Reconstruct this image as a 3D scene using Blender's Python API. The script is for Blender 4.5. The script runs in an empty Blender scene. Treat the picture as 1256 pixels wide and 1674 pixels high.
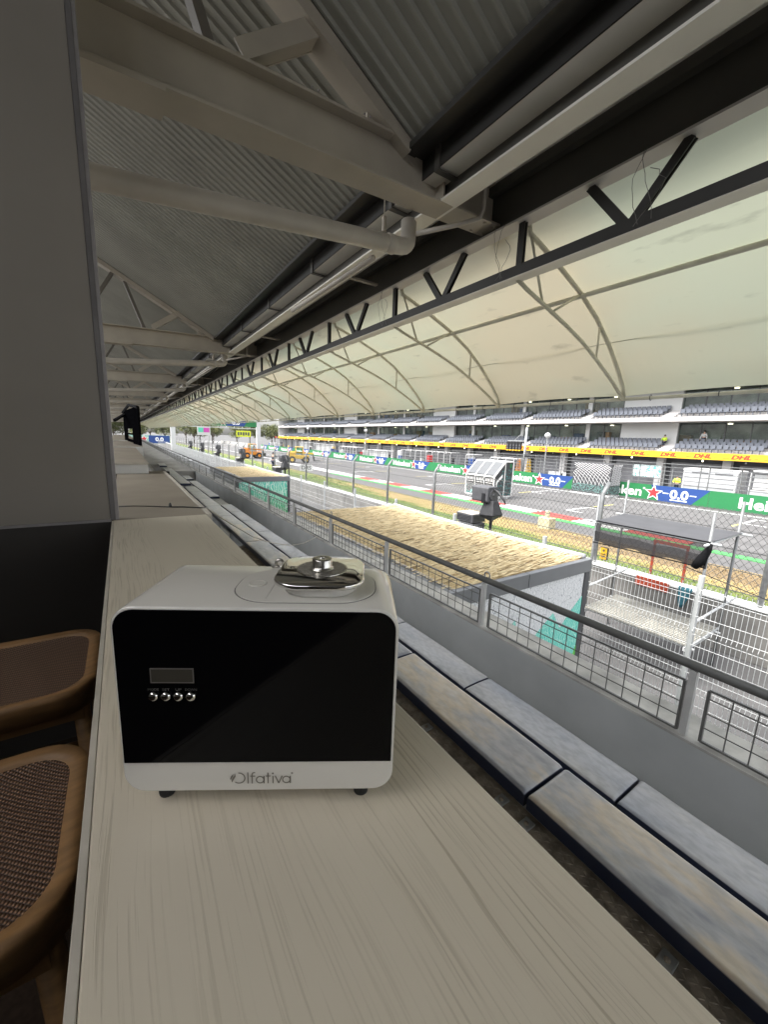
import bpy, bmesh, math, random
from mathutils import Vector, Matrix
random.seed(7)
R = math.radians
S = bpy.context.scene
COL = S.collection
G = -4.5          # track level; the camera is at the origin, x towards the track, y along it
# ------------------------------------------------------------------ camera, sky, sun, exposure
cam = bpy.data.cameras.new('camera'); co = bpy.data.objects.new('camera', cam); COL.objects.link(co)
ex = Vector((0.8360, -0.0691, 0.5444)); ey = Vector((-0.5474, -0.1702, 0.8193)); ez = Vector((0.0361, -0.9830, -0.1801))
co.matrix_world = Matrix(((ex[0], -ex[1], -ex[2], 0), (ey[0], -ey[1], -ey[2], 0), (ez[0], -ez[1], -ez[2], 0), (0, 0, 0, 1)))
cam.sensor_fit = 'VERTICAL'; cam.sensor_height = 24; cam.lens = 24 * 645 / 1674
cam.clip_start = 0.02; cam.clip_end = 3000
S.camera = co
S.render.resolution_x = 769; S.render.resolution_y = 1024
W = bpy.data.worlds.new('World'); S.world = W; W.use_nodes = True
wn = W.node_tree.nodes; wl = W.node_tree.links
SUN_EL, SUN_AZ = 60, -78      # azimuth measured from +y towards +x
sky = wn.new('ShaderNodeTexSky'); sky.sky_type = 'NISHITA'; sky.sun_disc = False
sky.sun_elevation = R(SUN_EL); sky.sun_rotation = R(SUN_AZ); sky.dust_density = 4; sky.air_density = 1
hs = wn.new('ShaderNodeHueSaturation'); hs.inputs['Saturation'].default_value = 0.22
wl.new(sky.outputs[0], hs.inputs['Color'])
wl.new(hs.outputs[0], wn['Background'].inputs['Color'])
wn['Background'].inputs['Strength'].default_value = 0.15
sl = bpy.data.lights.new('sun', 'SUN'); sl.energy = 0.8; sl.angle = R(18); sl.color = (1, .96, .9)
so = bpy.data.objects.new('sun', sl); COL.objects.link(so)
d = Vector((math.cos(R(SUN_EL)) * math.sin(R(SUN_AZ)), math.cos(R(SUN_EL)) * math.cos(R(SUN_AZ)), math.sin(R(SUN_EL))))
so.rotation_euler = d.to_track_quat('Z', 'Y').to_euler()
S.view_settings.view_transform = 'Standard'; S.view_settings.look = 'None'
S.view_settings.exposure = 2.2; S.view_settings.gamma = 1
S.view_settings.use_curve_mapping = False
S.render.engine = 'CYCLES'
S.cycles.max_bounces = 8; S.cycles.diffuse_bounces = 5; S.cycles.glossy_bounces = 3
S.cycles.transparent_max_bounces = 16; S.cycles.use_denoising = True
S.cycles.sample_clamp_indirect = 6

# ------------------------------------------------------------------ helpers
def newmat(name):
    m = bpy.data.materials.new(name); m.use_nodes = True
    return m, m.node_tree.nodes, m.node_tree.links, m.node_tree.nodes['Principled BSDF']

def M(name, col, rough=.6, metal=0., var=.12, scale=6., bump=0., bscale=60., stretch=(1, 1, 1), spec=.5, col2=None, detail=5, coat=0., lo=.35, hi=.65):
    m, n, l, b = newmat(name)
    tc = n.new('ShaderNodeTexCoord'); mp = n.new('ShaderNodeMapping'); mp.inputs['Scale'].default_value = stretch
    l.new(tc.outputs['Object'], mp.inputs['Vector'])
    nz = n.new('ShaderNodeTexNoise'); nz.inputs['Scale'].default_value = scale; nz.inputs['Detail'].default_value = detail
    l.new(mp.outputs[0], nz.inputs['Vector'])
    mr = n.new('ShaderNodeMapRange'); mr.inputs['From Min'].default_value = lo; mr.inputs['From Max'].default_value = hi
    l.new(nz.outputs[0], mr.inputs['Value'])
    mx = n.new('ShaderNodeMixRGB')
    c2 = col2 if col2 else tuple(c * (1 - var * 2) for c in col)
    mx.inputs[1].default_value = (*c2, 1); mx.inputs[2].default_value = (*col, 1)
    l.new(mr.outputs[0], mx.inputs[0]); l.new(mx.outputs[0], b.inputs['Base Color'])
    b.inputs['Roughness'].default_value = rough; b.inputs['Metallic'].default_value = metal
    b.inputs['Specular IOR Level'].default_value = spec
    if coat: b.inputs['Coat Weight'].default_value = coat; b.inputs['Coat Roughness'].default_value = .05
    if bump:
        n2 = n.new('ShaderNodeTexNoise'); n2.inputs['Scale'].default_value = bscale; n2.inputs['Detail'].default_value = 3
        l.new(mp.outputs[0], n2.inputs['Vector'])
        bp = n.new('ShaderNodeBump'); bp.inputs['Strength'].default_value = bump; bp.inputs['Distance'].default_value = .01
        l.new(n2.outputs[0], bp.inputs['Height']); l.new(bp.outputs[0], b.inputs['Normal'])
    return m

OFF = {}
def tag(o, label=None, cat=None, group=None, kind=None):
    if label: o['label'] = label
    if cat: o['category'] = cat
    if group: o['group'] = group
    if kind: o['kind'] = kind
    return o
def thing(name, label, cat, loc=(0, 0, 0), rotz=0, group=None, world=True):
    o = bpy.data.objects.new(name, None); COL.objects.link(o); o.empty_display_size = .1
    o.location = loc; o.rotation_euler = (0, 0, rotz)
    OFF[o.name] = Vector(loc) if (world and not rotz) else Vector((0, 0, 0))
    return tag(o, label, cat, group)
def link(name, me, mat, parent=None):
    o = bpy.data.objects.new(name, me); COL.objects.link(o)
    if mat is not None and len(me.materials) == 0:
        for x in (mat if isinstance(mat, (list, tuple)) else [mat]): me.materials.append(x)
    if parent is not None:
        o.parent = parent; OFF[o.name] = OFF.get(parent.name, Vector((0, 0, 0)))
    return o
def copy_tree(o, parent=None):
    c = o.copy(); COL.objects.link(c)
    if parent is not None: c.parent = parent
    OFF[c.name] = OFF.get(o.name, Vector((0, 0, 0)))
    for ch in list(o.children): copy_tree(ch, c)
    return c

class MB:
    def __init__(s): s.v = []; s.f = []; s.mi = []; s.m = 0
    def add(s, vs, fs):
        k = len(s.v); s.v += [tuple(v) for v in vs]; s.f += [tuple(i + k for i in f) for f in fs]; s.mi += [s.m] * len(fs); return s
    def box(s, x0, x1, y0, y1, z0, z1):
        return s.add([(x0, y0, z0), (x1, y0, z0), (x1, y1, z0), (x0, y1, z0), (x0, y0, z1), (x1, y0, z1), (x1, y1, z1), (x0, y1, z1)],
                     [(3, 2, 1, 0), (4, 5, 6, 7), (0, 1, 5, 4), (1, 2, 6, 5), (2, 3, 7, 6), (3, 0, 4, 7)])
    def bar(s, p, q, w, h=None, up=(0, 0, 1)):
        p = Vector(p); q = Vector(q); h = h or w; t = (q - p).normalized(); u = Vector(up)
        if abs(t.dot(u)) > .98: u = Vector((1, 0, 0))
        a = t.cross(u).normalized() * w / 2; b = a.cross(t).normalized() * h / 2
        return s.add([p - a - b, p + a - b, p + a + b, p - a + b, q - a - b, q + a - b, q + a + b, q - a + b],
                     [(0, 1, 2, 3), (7, 6, 5, 4), (4, 5, 1, 0), (5, 6, 2, 1), (6, 7, 3, 2), (7, 4, 0, 3)])
    def tube(s, pts, r, n=8, cap=True):
        pts = [Vector(p) for p in pts]; k = len(s.v); a = None
        for i, p in enumerate(pts):
            t = (pts[min(i + 1, len(pts) - 1)] - pts[max(i - 1, 0)]).normalized()
            if a is None:
                u = Vector((0, 0, 1)) if abs(t.z) < .9 else Vector((1, 0, 0)); a = t.cross(u).normalized()
            else: a = (a - t * a.dot(t)).normalized()
            b = t.cross(a); rr = r[i] if isinstance(r, (list, tuple)) else r
            for j in range(n):
                g = 2 * math.pi * j / n; s.v.append(tuple(p + a * math.cos(g) * rr + b * math.sin(g) * rr))
        for i in range(len(pts) - 1):
            for j in range(n):
                s.f.append((k + i * n + j, k + i * n + (j + 1) % n, k + (i + 1) * n + (j + 1) % n, k + (i + 1) * n + j)); s.mi.append(s.m)
        if cap and n > 3:
            s.f.append(tuple(k + j for j in reversed(range(n)))); s.f.append(tuple(k + (len(pts) - 1) * n + j for j in range(n))); s.mi += [s.m] * 2
        return s
    def lathe(s, c, prof, n=24, axis='z'):
        k = len(s.v); m = len(prof)
        for (r, h) in prof:
            for j in range(n):
                g = 2 * math.pi * j / n; x, y = r * math.cos(g), r * math.sin(g)
                p = (x, y, h) if axis == 'z' else ((x, h, y) if axis == 'y' else (h, x, y))
                s.v.append((c[0] + p[0], c[1] + p[1], c[2] + p[2]))
        for i in range(m - 1):
            for j in range(n):
                s.f.append((k + i * n + j, k + i * n + (j + 1) % n, k + (i + 1) * n + (j + 1) % n, k + (i + 1) * n + j)); s.mi.append(s.m)
        s.f.append(tuple(k + j for j in range(n))); s.f.append(tuple(k + (m - 1) * n + j for j in range(n))); s.mi += [s.m] * 2
        return s
    def prism(s, poly, d0, d1, plane='xz'):
        def P(a, b, c): return (a, c, b) if plane == 'xz' else ((c, a, b) if plane == 'yz' else (a, b, c))
        n = len(poly)
        return s.add([P(a, b, d0) for a, b in poly] + [P(a, b, d1) for a, b in poly],
                     [tuple(range(n)), tuple(range(2 * n - 1, n - 1, -1))] + [((i + 1) % n, i, n + i, n + (i + 1) % n) for i in range(n)])
    def ibeam_y(s, xc, z0, z1, w, y0, y1, tf=.014, tw=.012):
        s.box(xc - w / 2, xc + w / 2, y0, y1, z0, z0 + tf); s.box(xc - w / 2, xc + w / 2, y0, y1, z1 - tf, z1)
        return s.box(xc - tw / 2, xc + tw / 2, y0, y1, z0 + tf, z1 - tf)
    def mesh(s, name, off=Vector((0, 0, 0)), smooth=False, fix=True):
        me = bpy.data.meshes.new(name)
        me.from_pydata([(v[0] - off.x, v[1] - off.y, v[2] - off.z) for v in s.v], [], s.f)
        if any(s.mi): me.polygons.foreach_set('material_index', s.mi)
        if fix:
            bm = bmesh.new(); bm.from_mesh(me); bmesh.ops.recalc_face_normals(bm, faces=bm.faces); bm.to_mesh(me); bm.free()
        if smooth:
            me.polygons.foreach_set('use_smooth', [True] * len(me.polygons))
        return me
    def build(s, name, mat, parent=None, smooth=False, bevel=0, seg=2, kind=None, fix=True, angle=40):
        off = OFF.get(parent.name, Vector((0, 0, 0))) if parent is not None else Vector((0, 0, 0))
        o = link(name, s.mesh(name, off, smooth, fix), mat, parent)
        if bevel:
            b = o.modifiers.new('bevel', 'BEVEL'); b.width = bevel; b.segments = seg; b.limit_method = 'ANGLE'; b.angle_limit = R(angle)
        if kind: o['kind'] = kind
        return o
def pipe(pts, r, n=8): return MB().tube(pts, r, n)
def rrect(x0, x1, z0, z1, r, n=6):
    out = []
    for cx, cz, a0 in ((x1 - r, z1 - r, 0), (x0 + r, z1 - r, 90), (x0 + r, z0 + r, 180), (x1 - r, z0 + r, 270)):
        for i in range(n + 1):
            g = R(a0 + 90 * i / n); out.append((cx + r * math.cos(g), cz + r * math.sin(g)))
    return out
def arc(c, r, a0, a1, n=8, plane='xz'):
    out = []
    for i in range(n + 1):
        g = R(a0 + (a1 - a0) * i / n); u, w = r * math.cos(g), r * math.sin(g)
        out.append((c[0] + u, c[1], c[2] + w) if plane == 'xz' else ((c[0], c[1] + u, c[2] + w) if plane == 'yz' else (c[0] + u, c[1] + w, c[2])))
    return out
TXT = {}
def text_verts(sx, bold=0.):
    key = (sx, bold)
    if key in TXT: return TXT[key]
    c = bpy.data.curves.new('lettering', 'FONT'); c.body = sx; c.size = 1; c.offset = bold; c.resolution_u = 3
    o = bpy.data.objects.new('lettering_source', c); COL.objects.link(o)
    dg = bpy.context.evaluated_depsgraph_get(); me = bpy.data.meshes.new_from_object(o.evaluated_get(dg))
    vs = [tuple(v.co) for v in me.vertices]; fs = [tuple(p.vertices) for p in me.polygons]
    bpy.data.objects.remove(o); bpy.data.meshes.remove(me); bpy.data.curves.remove(c)
    x0 = min(v[0] for v in vs); x1 = max(v[0] for v in vs); y0 = min(v[1] for v in vs); y1 = max(v[1] for v in vs)
    TXT[key] = ([((v[0] - x0) / (x1 - x0), (v[1] - y0) / (y1 - y0)) for v in vs], fs); return TXT[key]
def put_text(mb, sx, o, xd, yd, w, h, bold=0., slant=0.):
    vs, fs = text_verts(sx, bold); o = Vector(o); xd = Vector(xd); yd = Vector(yd)
    return mb.add([o + xd * (a * w + slant * b * h) + yd * (b * h) for a, b in vs], fs)
def star(mb, c, xd, yd, r, k=.42):
    c = Vector(c); xd = Vector(xd); yd = Vector(yd)
    pts = [c + (xd * math.sin(i * math.pi / 5) + yd * math.cos(i * math.pi / 5)) * (r if i % 2 == 0 else r * k) for i in range(10)]
    return mb.add([c] + pts, [(0, i + 1, (i + 1) % 10 + 1) for i in range(10)])

# ------------------------------------------------------------------ materials
m_steel = M('taupe painted steel', (.42, .375, .305), .5, var=.09, scale=2.2, bump=.06, bscale=300)
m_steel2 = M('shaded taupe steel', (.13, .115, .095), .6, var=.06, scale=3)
m_dark = M('dark painted steel', (.085, .08, .07), .45, var=.08, scale=3)
m_dark2 = M('near black truss paint', (.035, .033, .03), .5, var=.1, scale=3, spec=.3)
m_lite2 = M('lit beam flange', (.62, .59, .555), .5, var=.06, scale=2)  # light on the dark beam's lower flange, put into the colour
m_lite = M('lit steel underside', (.82, .79, .71), .5, var=.06, scale=2)  # light on the undersides of the roof steel, put into a paler colour
m_deck = M('grey green roof sheeting', (.29, .285, .245), .5, var=.08, scale=1.5)
m_pipe = M('grey pvc pipe', (.50, .46, .40), .4, var=.08, scale=5)
m_wallp = M('grey laminate panel', (.26, .235, .205), .42, var=.09, scale=1.1, detail=9)
m_wallb = M('charcoal laminate panel', (.05, .046, .042), .4, var=.1, scale=2)
m_trim = M('aluminium trim', (.33, .31, .31), .4, .3, var=.08, scale=20)
m_floor = M('dark brown carpet', (.016, .011, .008), .95, var=.2, scale=60, spec=.05)
m_conc = M('grey concrete', (.38, .37, .35), .85, var=.14, scale=1.6, bump=.2, bscale=40)
m_parap = M('grey painted parapet', (.48, .50, .50), .5, var=.07, scale=2.2, bump=.05, bscale=60, detail=8)
m_cap = M('worn concrete cap', (.56, .55, .52), .85, var=.2, scale=5, bump=.2)
m_rail = M('dark grey rail paint', (.13, .13, .123), .4, var=.12, scale=8)
m_galvo = M('weathered galvanised steel', (.20, .205, .205), .5, .4, var=.15, scale=9)
m_galv = M('galvanised steel', (.38, .39, .39), .42, .6, var=.15, scale=9)
m_alu = M('ribbed aluminium', (.5, .5, .49), .4, .5, var=.1, scale=8)
m_tread = M('brown dusty tread plate', (.44, .375, .30), .6, .1, var=.25, scale=22, bump=.2, bscale=90)
m_white = M('white paint', (.72, .72, .7), .45, var=.07, scale=3)
m_wire = M('white fence wire', (.46, .47, .465), .4, var=.06, scale=5)
m_chain = M('chain link wire', (.12, .12, .12), .5, .3, var=.1)
m_asph = M('pale worn asphalt', (.122, .118, .116), .88, var=.15, scale=.9, bump=.25, bscale=50, stretch=(1, .03, 1), detail=8)
m_pave = M('grey concrete paving', (.105, .102, .10), .9, var=.2, scale=.8, bump=.2, bscale=30)
m_pitl = M('pit lane concrete', (.26, .255, .25), .85, var=.08, scale=.5)
m_green = M('green banner', (.010, .15, .045), .5, var=.04)
m_blue = M('blue banner', (.010, .045, .19), .5, var=.04)
m_red = M('red print', (.50, .025, .03), .5, var=.04)
m_lett = M('white print', (.80, .80, .78), .5, var=.02)
m_yel = M('yellow band', (.80, .46, .012), .5, var=.04)
m_dhl = M('red lettering', (.48, .035, .012), .5, var=.04)
m_black = M('black fabric', (.010, .010, .011), .9, var=.2, scale=20, bump=.2, spec=.1)
m_cover = M('black rain cover', (.024, .024, .026), .55, var=.3, scale=7, bump=.5, bscale=9)
m_drape = M('black drape', (.003, .003, .0035), 1., var=.2, scale=10, spec=.0)
m_blk = M('black plastic', (.014, .014, .016), .35, var=.1)
m_gplast = M('grey plastic', (.07, .07, .075), .5, var=.1)
m_seat = M('grey seat plastic', (.12, .13, .155), .45, var=.12, scale=2)
m_bldw = M('off white cladding', (.50, .50, .495), .5, var=.04, scale=.4)
m_slab = M('pale terrace slab', (.44, .425, .415), .6, var=.05, scale=.5)
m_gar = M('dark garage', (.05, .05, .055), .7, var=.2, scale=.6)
m_wood = M('bent oak', (.25, .135, .05), .6, var=.16, scale=9, stretch=(1, 6, 6))
m_teal = M('teal print', (.05, .42, .37), .5, var=.12, scale=4)
m_lime = M('hi vis lime', (.52, .75, .03), .6, var=.08)
m_orange = M('orange machine paint', (.62, .22, .02), .4, var=.08)
m_ochre = M('yellow machine paint', (.62, .40, .05), .4, var=.08)
m_rubber = M('tyre rubber', (.02, .02, .02), .8, var=.1)
m_skin = M('skin', (.45, .27, .19), .6, var=.05)
m_hair = M('dark hair', (.02, .016, .013), .7)
m_navy = M('navy cloth', (.02, .025, .05), .8)
m_beige = M('beige box', (.45, .41, .27), .6, var=.08)
m_redst = M('red steel', (.36, .05, .018), .5, var=.14)
m_tealcl = M('teal cloth', (.05, .19, .24), .9, var=.2, scale=12)
m_chrome = M('chrome', (.75, .74, .72), .06, 1., var=.02)
m_brush = M('brushed metal', (.62, .6, .56), .25, 1., var=.06, scale=80, stretch=(1, 12, 1))
m_dev = M('white gloss plastic', (.72, .70, .65), .22, var=.01, coat=.4)
m_panel = M('black glass panel', (.0025, .0025, .003), .05, var=.0, spec=.12)
m_lcd = M('unlit lcd', (.055, .05, .04), .25, var=.05)
m_print = M('grey print', (.20, .185, .155), .5, var=.02)
m_dimprint = M('dim grey print', (.10, .095, .09), .5, var=.02)
m_yline = M('yellow line paint', (.68, .6, .16), .7, var=.1)
m_graysc = M('silver truck panel', (.42, .43, .44), .35, .2, var=.06)
m_bark = M('bark', (.09, .07, .05), .9, var=.2, scale=5)

def glowmat(name, col, e):
    m, n, l, b = newmat(name); b.inputs['Base Color'].default_value = (*col, 1)
    b.inputs['Emission Color'].default_value = (*col, 1); b.inputs['Emission Strength'].default_value = e; return m
m_lamp = glowmat('lit garage lamp', (1, .9, .65), 1.5)

def mat_membrane():
    m, n, l, b = newmat('cream translucent membrane'); out = n['Material Output']; n.remove(b)
    tc = n.new('ShaderNodeTexCoord'); nz = n.new('ShaderNodeTexNoise'); nz.inputs['Scale'].default_value = .28; nz.inputs['Detail'].default_value = 5
    l.new(tc.outputs['Object'], nz.inputs['Vector'])
    cr = n.new('ShaderNodeValToRGB'); cr.color_ramp.elements[0].position = .42; cr.color_ramp.elements[0].color = (.62, .56, .41, 1)
    cr.color_ramp.elements[1].position = .58; cr.color_ramp.elements[1].color = (.575, .605, .465, 1); l.new(nz.outputs[0], cr.inputs[0])
    n2 = n.new('ShaderNodeTexNoise'); n2.inputs['Scale'].default_value = 5; n2.inputs['Detail'].default_value = 9
    mp = n.new('ShaderNodeMapping'); mp.inputs['Scale'].default_value = (1.7, .6, 1.3); mp.inputs['Rotation'].default_value = (.3, .2, .5); l.new(tc.outputs['Object'], mp.inputs[0]); l.new(mp.outputs[0], n2.inputs['Vector'])
    mr = n.new('ShaderNodeMapRange'); mr.inputs[1].default_value = .63; mr.inputs[2].default_value = .78; mr.inputs[3].default_value = 1; mr.inputs[4].default_value = .72
    l.new(n2.outputs[0], mr.inputs[0])
    mx = n.new('ShaderNodeMixRGB'); mx.blend_type = 'MULTIPLY'; mx.inputs[0].default_value = 1
    l.new(cr.outputs[0], mx.inputs[1]); l.new(mr.outputs[0], mx.inputs[2])
    bp = n.new('ShaderNodeBump'); bp.inputs['Strength'].default_value = .35; bp.inputs['Distance'].default_value = .05; n3 = n.new('ShaderNodeTexNoise'); n3.inputs['Scale'].default_value = 1.6; n3.inputs['Detail'].default_value = 3; m3 = n.new('ShaderNodeMapping'); m3.inputs['Scale'].default_value = (.6, 2.2, .6); l.new(tc.outputs['Object'], m3.inputs[0]); l.new(m3.outputs[0], n3.inputs['Vector']); l.new(n3.outputs[0], bp.inputs['Height'])
    df = n.new('ShaderNodeBsdfDiffuse'); l.new(bp.outputs[0], df.inputs['Normal']); tr = n.new('ShaderNodeBsdfTranslucent'); ms = n.new('ShaderNodeMixShader'); ms.inputs[0].default_value = .22
    l.new(mx.outputs[0], df.inputs[0]); l.new(mx.outputs[0], tr.inputs[0]); l.new(df.outputs[0], ms.inputs[1]); l.new(tr.outputs[0], ms.inputs[2]); l.new(ms.outputs[0], out.inputs[0])
    return m
m_memb = mat_membrane()

def mat_counter(name, base, dark, seed=0.):
    m, n, l, b = newmat(name)
    tc = n.new('ShaderNodeTexCoord'); mp = n.new('ShaderNodeMapping'); mp.inputs['Location'].default_value = (seed, seed, 0)
    l.new(tc.outputs['Object'], mp.inputs[0])
    warp = n.new('ShaderNodeTexNoise'); warp.inputs['Scale'].default_value = 1.6; warp.inputs['Detail'].default_value = 2
    w2 = n.new('ShaderNodeMapping'); w2.inputs['Scale'].default_value = (1.6, .7, 1); l.new(mp.outputs[0], w2.inputs[0]); l.new(w2.outputs[0], warp.inputs['Vector'])
    sx = n.new('ShaderNodeSeparateXYZ'); l.new(mp.outputs[0], sx.inputs[0])
    ma = n.new('ShaderNodeMath'); ma.operation = 'MULTIPLY_ADD'; ma.inputs[1].default_value = .10; l.new(warp.outputs[0], ma.inputs[0]); l.new(sx.outputs[0], ma.inputs[2])
    cx = n.new('ShaderNodeCombineXYZ'); l.new(ma.outputs[0], cx.inputs[0])
    my = n.new('ShaderNodeMath'); my.operation = 'MULTIPLY'; my.inputs[1].default_value = .018; l.new(sx.outputs[1], my.inputs[0]); l.new(my.outputs[0], cx.inputs[1])
    g1 = n.new('ShaderNodeTexNoise'); g1.inputs['Scale'].default_value = 290; g1.inputs['Detail'].default_value = 4; l.new(cx.outputs[0], g1.inputs['Vector'])
    g2 = n.new('ShaderNodeTexNoise'); g2.inputs['Scale'].default_value = 9; g2.inputs['Detail'].default_value = 2; l.new(cx.outputs[0], g2.inputs['Vector'])
    r1 = n.new('ShaderNodeMapRange'); r1.inputs[1].default_value = .53; r1.inputs[2].default_value = .63; l.new(g1.outputs[0], r1.inputs[0])
    r2 = n.new('ShaderNodeMapRange'); r2.inputs[1].default_value = .42; r2.inputs[2].default_value = .62; l.new(g2.outputs[0], r2.inputs[0])
    mu = n.new('ShaderNodeMath'); mu.operation = 'MULTIPLY'; l.new(r1.outputs[0], mu.inputs[0]); l.new(r2.outputs[0], mu.inputs[1])
    a2 = n.new('ShaderNodeMath'); a2.operation = 'MULTIPLY_ADD'; a2.inputs[1].default_value = .07; l.new(r2.outputs[0], a2.inputs[0]); l.new(mu.outputs[0], a2.inputs[2])
    mx = n.new('ShaderNodeMixRGB'); mx.inputs[1].default_value = (*base, 1); mx.inputs[2].default_value = (*dark, 1); l.new(a2.outputs[0], mx.inputs[0])
    l.new(mx.outputs[0], b.inputs['Base Color']); b.inputs['Roughness'].default_value = .30
    bp = n.new('ShaderNodeBump'); bp.inputs['Strength'].default_value = .25; bp.inputs['Distance'].default_value = .002; bp.invert = True
    l.new(mu.outputs[0], bp.inputs['Height']); l.new(bp.outputs[0], b.inputs['Normal'])
    return m
m_count = mat_counter('whitewashed pine laminate', (.61, .555, .45), (.44, .39, .30))
m_count2 = M('taupe counter laminate', (.27, .235, .185), .45, var=.12, scale=3, detail=8, bump=.05, bscale=80)
m_cband = M('pale edge band', (.50, .465, .40), .5, var=.08, scale=14)

def mat_cushion(name, cols):
    m, n, l, b = newmat(name)
    tc = n.new('ShaderNodeTexCoord'); ge = n.new('ShaderNodeNewGeometry'); oi = n.new('ShaderNodeObjectInfo')
    ad = n.new('ShaderNodeVectorMath'); ad.operation = 'ADD'; l.new(tc.outputs['Object'], ad.inputs[0])
    sc = n.new('ShaderNodeVectorMath'); sc.operation = 'SCALE'; sc.inputs[0].default_value = (7, 5, 3); l.new(oi.outputs['Random'], sc.inputs['Scale']); l.new(sc.outputs[0], ad.inputs[1])
    mp = n.new('ShaderNodeMapping'); mp.inputs['Scale'].default_value = (4, 1.3, 2); mp.inputs['Rotation'].default_value = (0, 0, .4); l.new(ad.outputs[0], mp.inputs[0])
    n1 = n.new('ShaderNodeTexNoise'); n1.inputs['Scale'].default_value = 1.1; n1.inputs['Detail'].default_value = 12; n1.inputs['Roughness'].default_value = .6; l.new(mp.outputs[0], n1.inputs['Vector'])
    cr = n.new('ShaderNodeValToRGB'); e = cr.color_ramp.elements
    e[0].position = .36; e[0].color = (*cols[0], 1); e[1].position = .47; e[1].color = (*cols[1], 1)
    x = e.new(.56); x.color = (*cols[2], 1); x = e.new(.66); x.color = (*cols[3], 1)
    l.new(n1.outputs[0], cr.inputs[0])
    m2 = n.new('ShaderNodeMapping'); m2.inputs['Scale'].default_value = (26, 12, 10); m2.inputs['Rotation'].default_value = (0, 0, .12); l.new(ad.outputs[0], m2.inputs[0])
    n2 = n.new('ShaderNodeTexNoise'); n2.inputs['Scale'].default_value = 1.6; n2.inputs['Detail'].default_value = 6; l.new(m2.outputs[0], n2.inputs['Vector'])
    r2 = n.new('ShaderNodeMapRange'); r2.inputs[1].default_value = .35; r2.inputs[2].default_value = .6; r2.inputs[3].default_value = .86; r2.inputs[4].default_value = 1.05; l.new(n2.outputs[0], r2.inputs[0])
    mu = n.new('ShaderNodeMixRGB'); mu.blend_type = 'MULTIPLY'; mu.inputs[0].default_value = 1; l.new(cr.outputs[0], mu.inputs[1]); l.new(r2.outputs[0], mu.inputs[2])
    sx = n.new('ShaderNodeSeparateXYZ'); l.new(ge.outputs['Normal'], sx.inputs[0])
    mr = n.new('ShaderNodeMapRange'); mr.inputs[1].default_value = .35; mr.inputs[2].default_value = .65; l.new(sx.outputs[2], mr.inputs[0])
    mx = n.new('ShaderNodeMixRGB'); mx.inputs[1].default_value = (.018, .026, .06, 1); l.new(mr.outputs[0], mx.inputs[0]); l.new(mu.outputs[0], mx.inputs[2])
    l.new(mx.outputs[0], b.inputs['Base Color']); b.inputs['Roughness'].default_value = .30
    bp = n.new('ShaderNodeBump'); bp.inputs['Strength'].default_value = .15; bp.inputs['Distance'].default_value = .003; l.new(n2.outputs[0], bp.inputs['Height']); l.new(bp.outputs[0], b.inputs['Normal'])
    return m
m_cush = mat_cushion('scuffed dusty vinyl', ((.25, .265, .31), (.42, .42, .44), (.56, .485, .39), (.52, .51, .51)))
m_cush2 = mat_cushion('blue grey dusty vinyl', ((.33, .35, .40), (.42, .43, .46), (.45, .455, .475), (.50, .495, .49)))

def mat_grass():
    m, n, l, b = newmat('dry turf'); tc = n.new('ShaderNodeTexCoord'); sx = n.new('ShaderNodeSeparateXYZ'); l.new(tc.outputs['Object'], sx.inputs[0])
    mp = n.new('ShaderNodeMapping'); mp.inputs['Scale'].default_value = (1.3, .16, 1); l.new(tc.outputs['Object'], mp.inputs[0])
    n1 = n.new('ShaderNodeTexNoise'); n1.inputs['Scale'].default_value = 1.5; n1.inputs['Detail'].default_value = 9; l.new(mp.outputs[0], n1.inputs['Vector'])
    # greener beside the wall and further down the track, straw coloured elsewhere
    a = n.new('ShaderNodeMapRange'); a.inputs[1].default_value = 16.4; a.inputs[2].default_value = 18.0; a.inputs[3].default_value = .42; a.inputs[4].default_value = -.08; l.new(sx.outputs[0], a.inputs[0])
    a2 = n.new('ShaderNodeMapRange'); a2.inputs[1].default_value = 4; a2.inputs[2].default_value = 40; a2.inputs[3].default_value = -.16; a2.inputs[4].default_value = .34; l.new(sx.outputs[1], a2.inputs[0])
    s1 = n.new('ShaderNodeMath'); l.new(a.outputs[0], s1.inputs[0]); l.new(n1.outputs[0], s1.inputs[1])
    s2 = n.new('ShaderNodeMath'); l.new(s1.outputs[0], s2.inputs[0]); l.new(a2.outputs[0], s2.inputs[1])
    cr = n.new('ShaderNodeValToRGB'); e = cr.color_ramp.elements; e[0].position = .33; e[0].color = (.17, .12, .06, 1); e[1].position = .80; e[1].color = (.085, .125, .02, 1)
    x = e.new(.46); x.color = (.265, .195, .085, 1); x = e.new(.62); x.color = (.24, .19, .07, 1); l.new(s2.outputs[0], cr.inputs[0])
    l.new(cr.outputs[0], b.inputs['Base Color']); b.inputs['Roughness'].default_value = .95
    n2 = n.new('ShaderNodeTexNoise'); n2.inputs['Scale'].default_value = 14; n2.inputs['Detail'].default_value = 6; l.new(tc.outputs['Object'], n2.inputs['Vector'])
    bp = n.new('ShaderNodeBump'); bp.inputs['Strength'].default_value = .8; bp.inputs['Distance'].default_value = .06; l.new(n2.outputs[0], bp.inputs['Height']); l.new(bp.outputs[0], b.inputs['Normal'])
    return m
m_grass = mat_grass()
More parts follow.
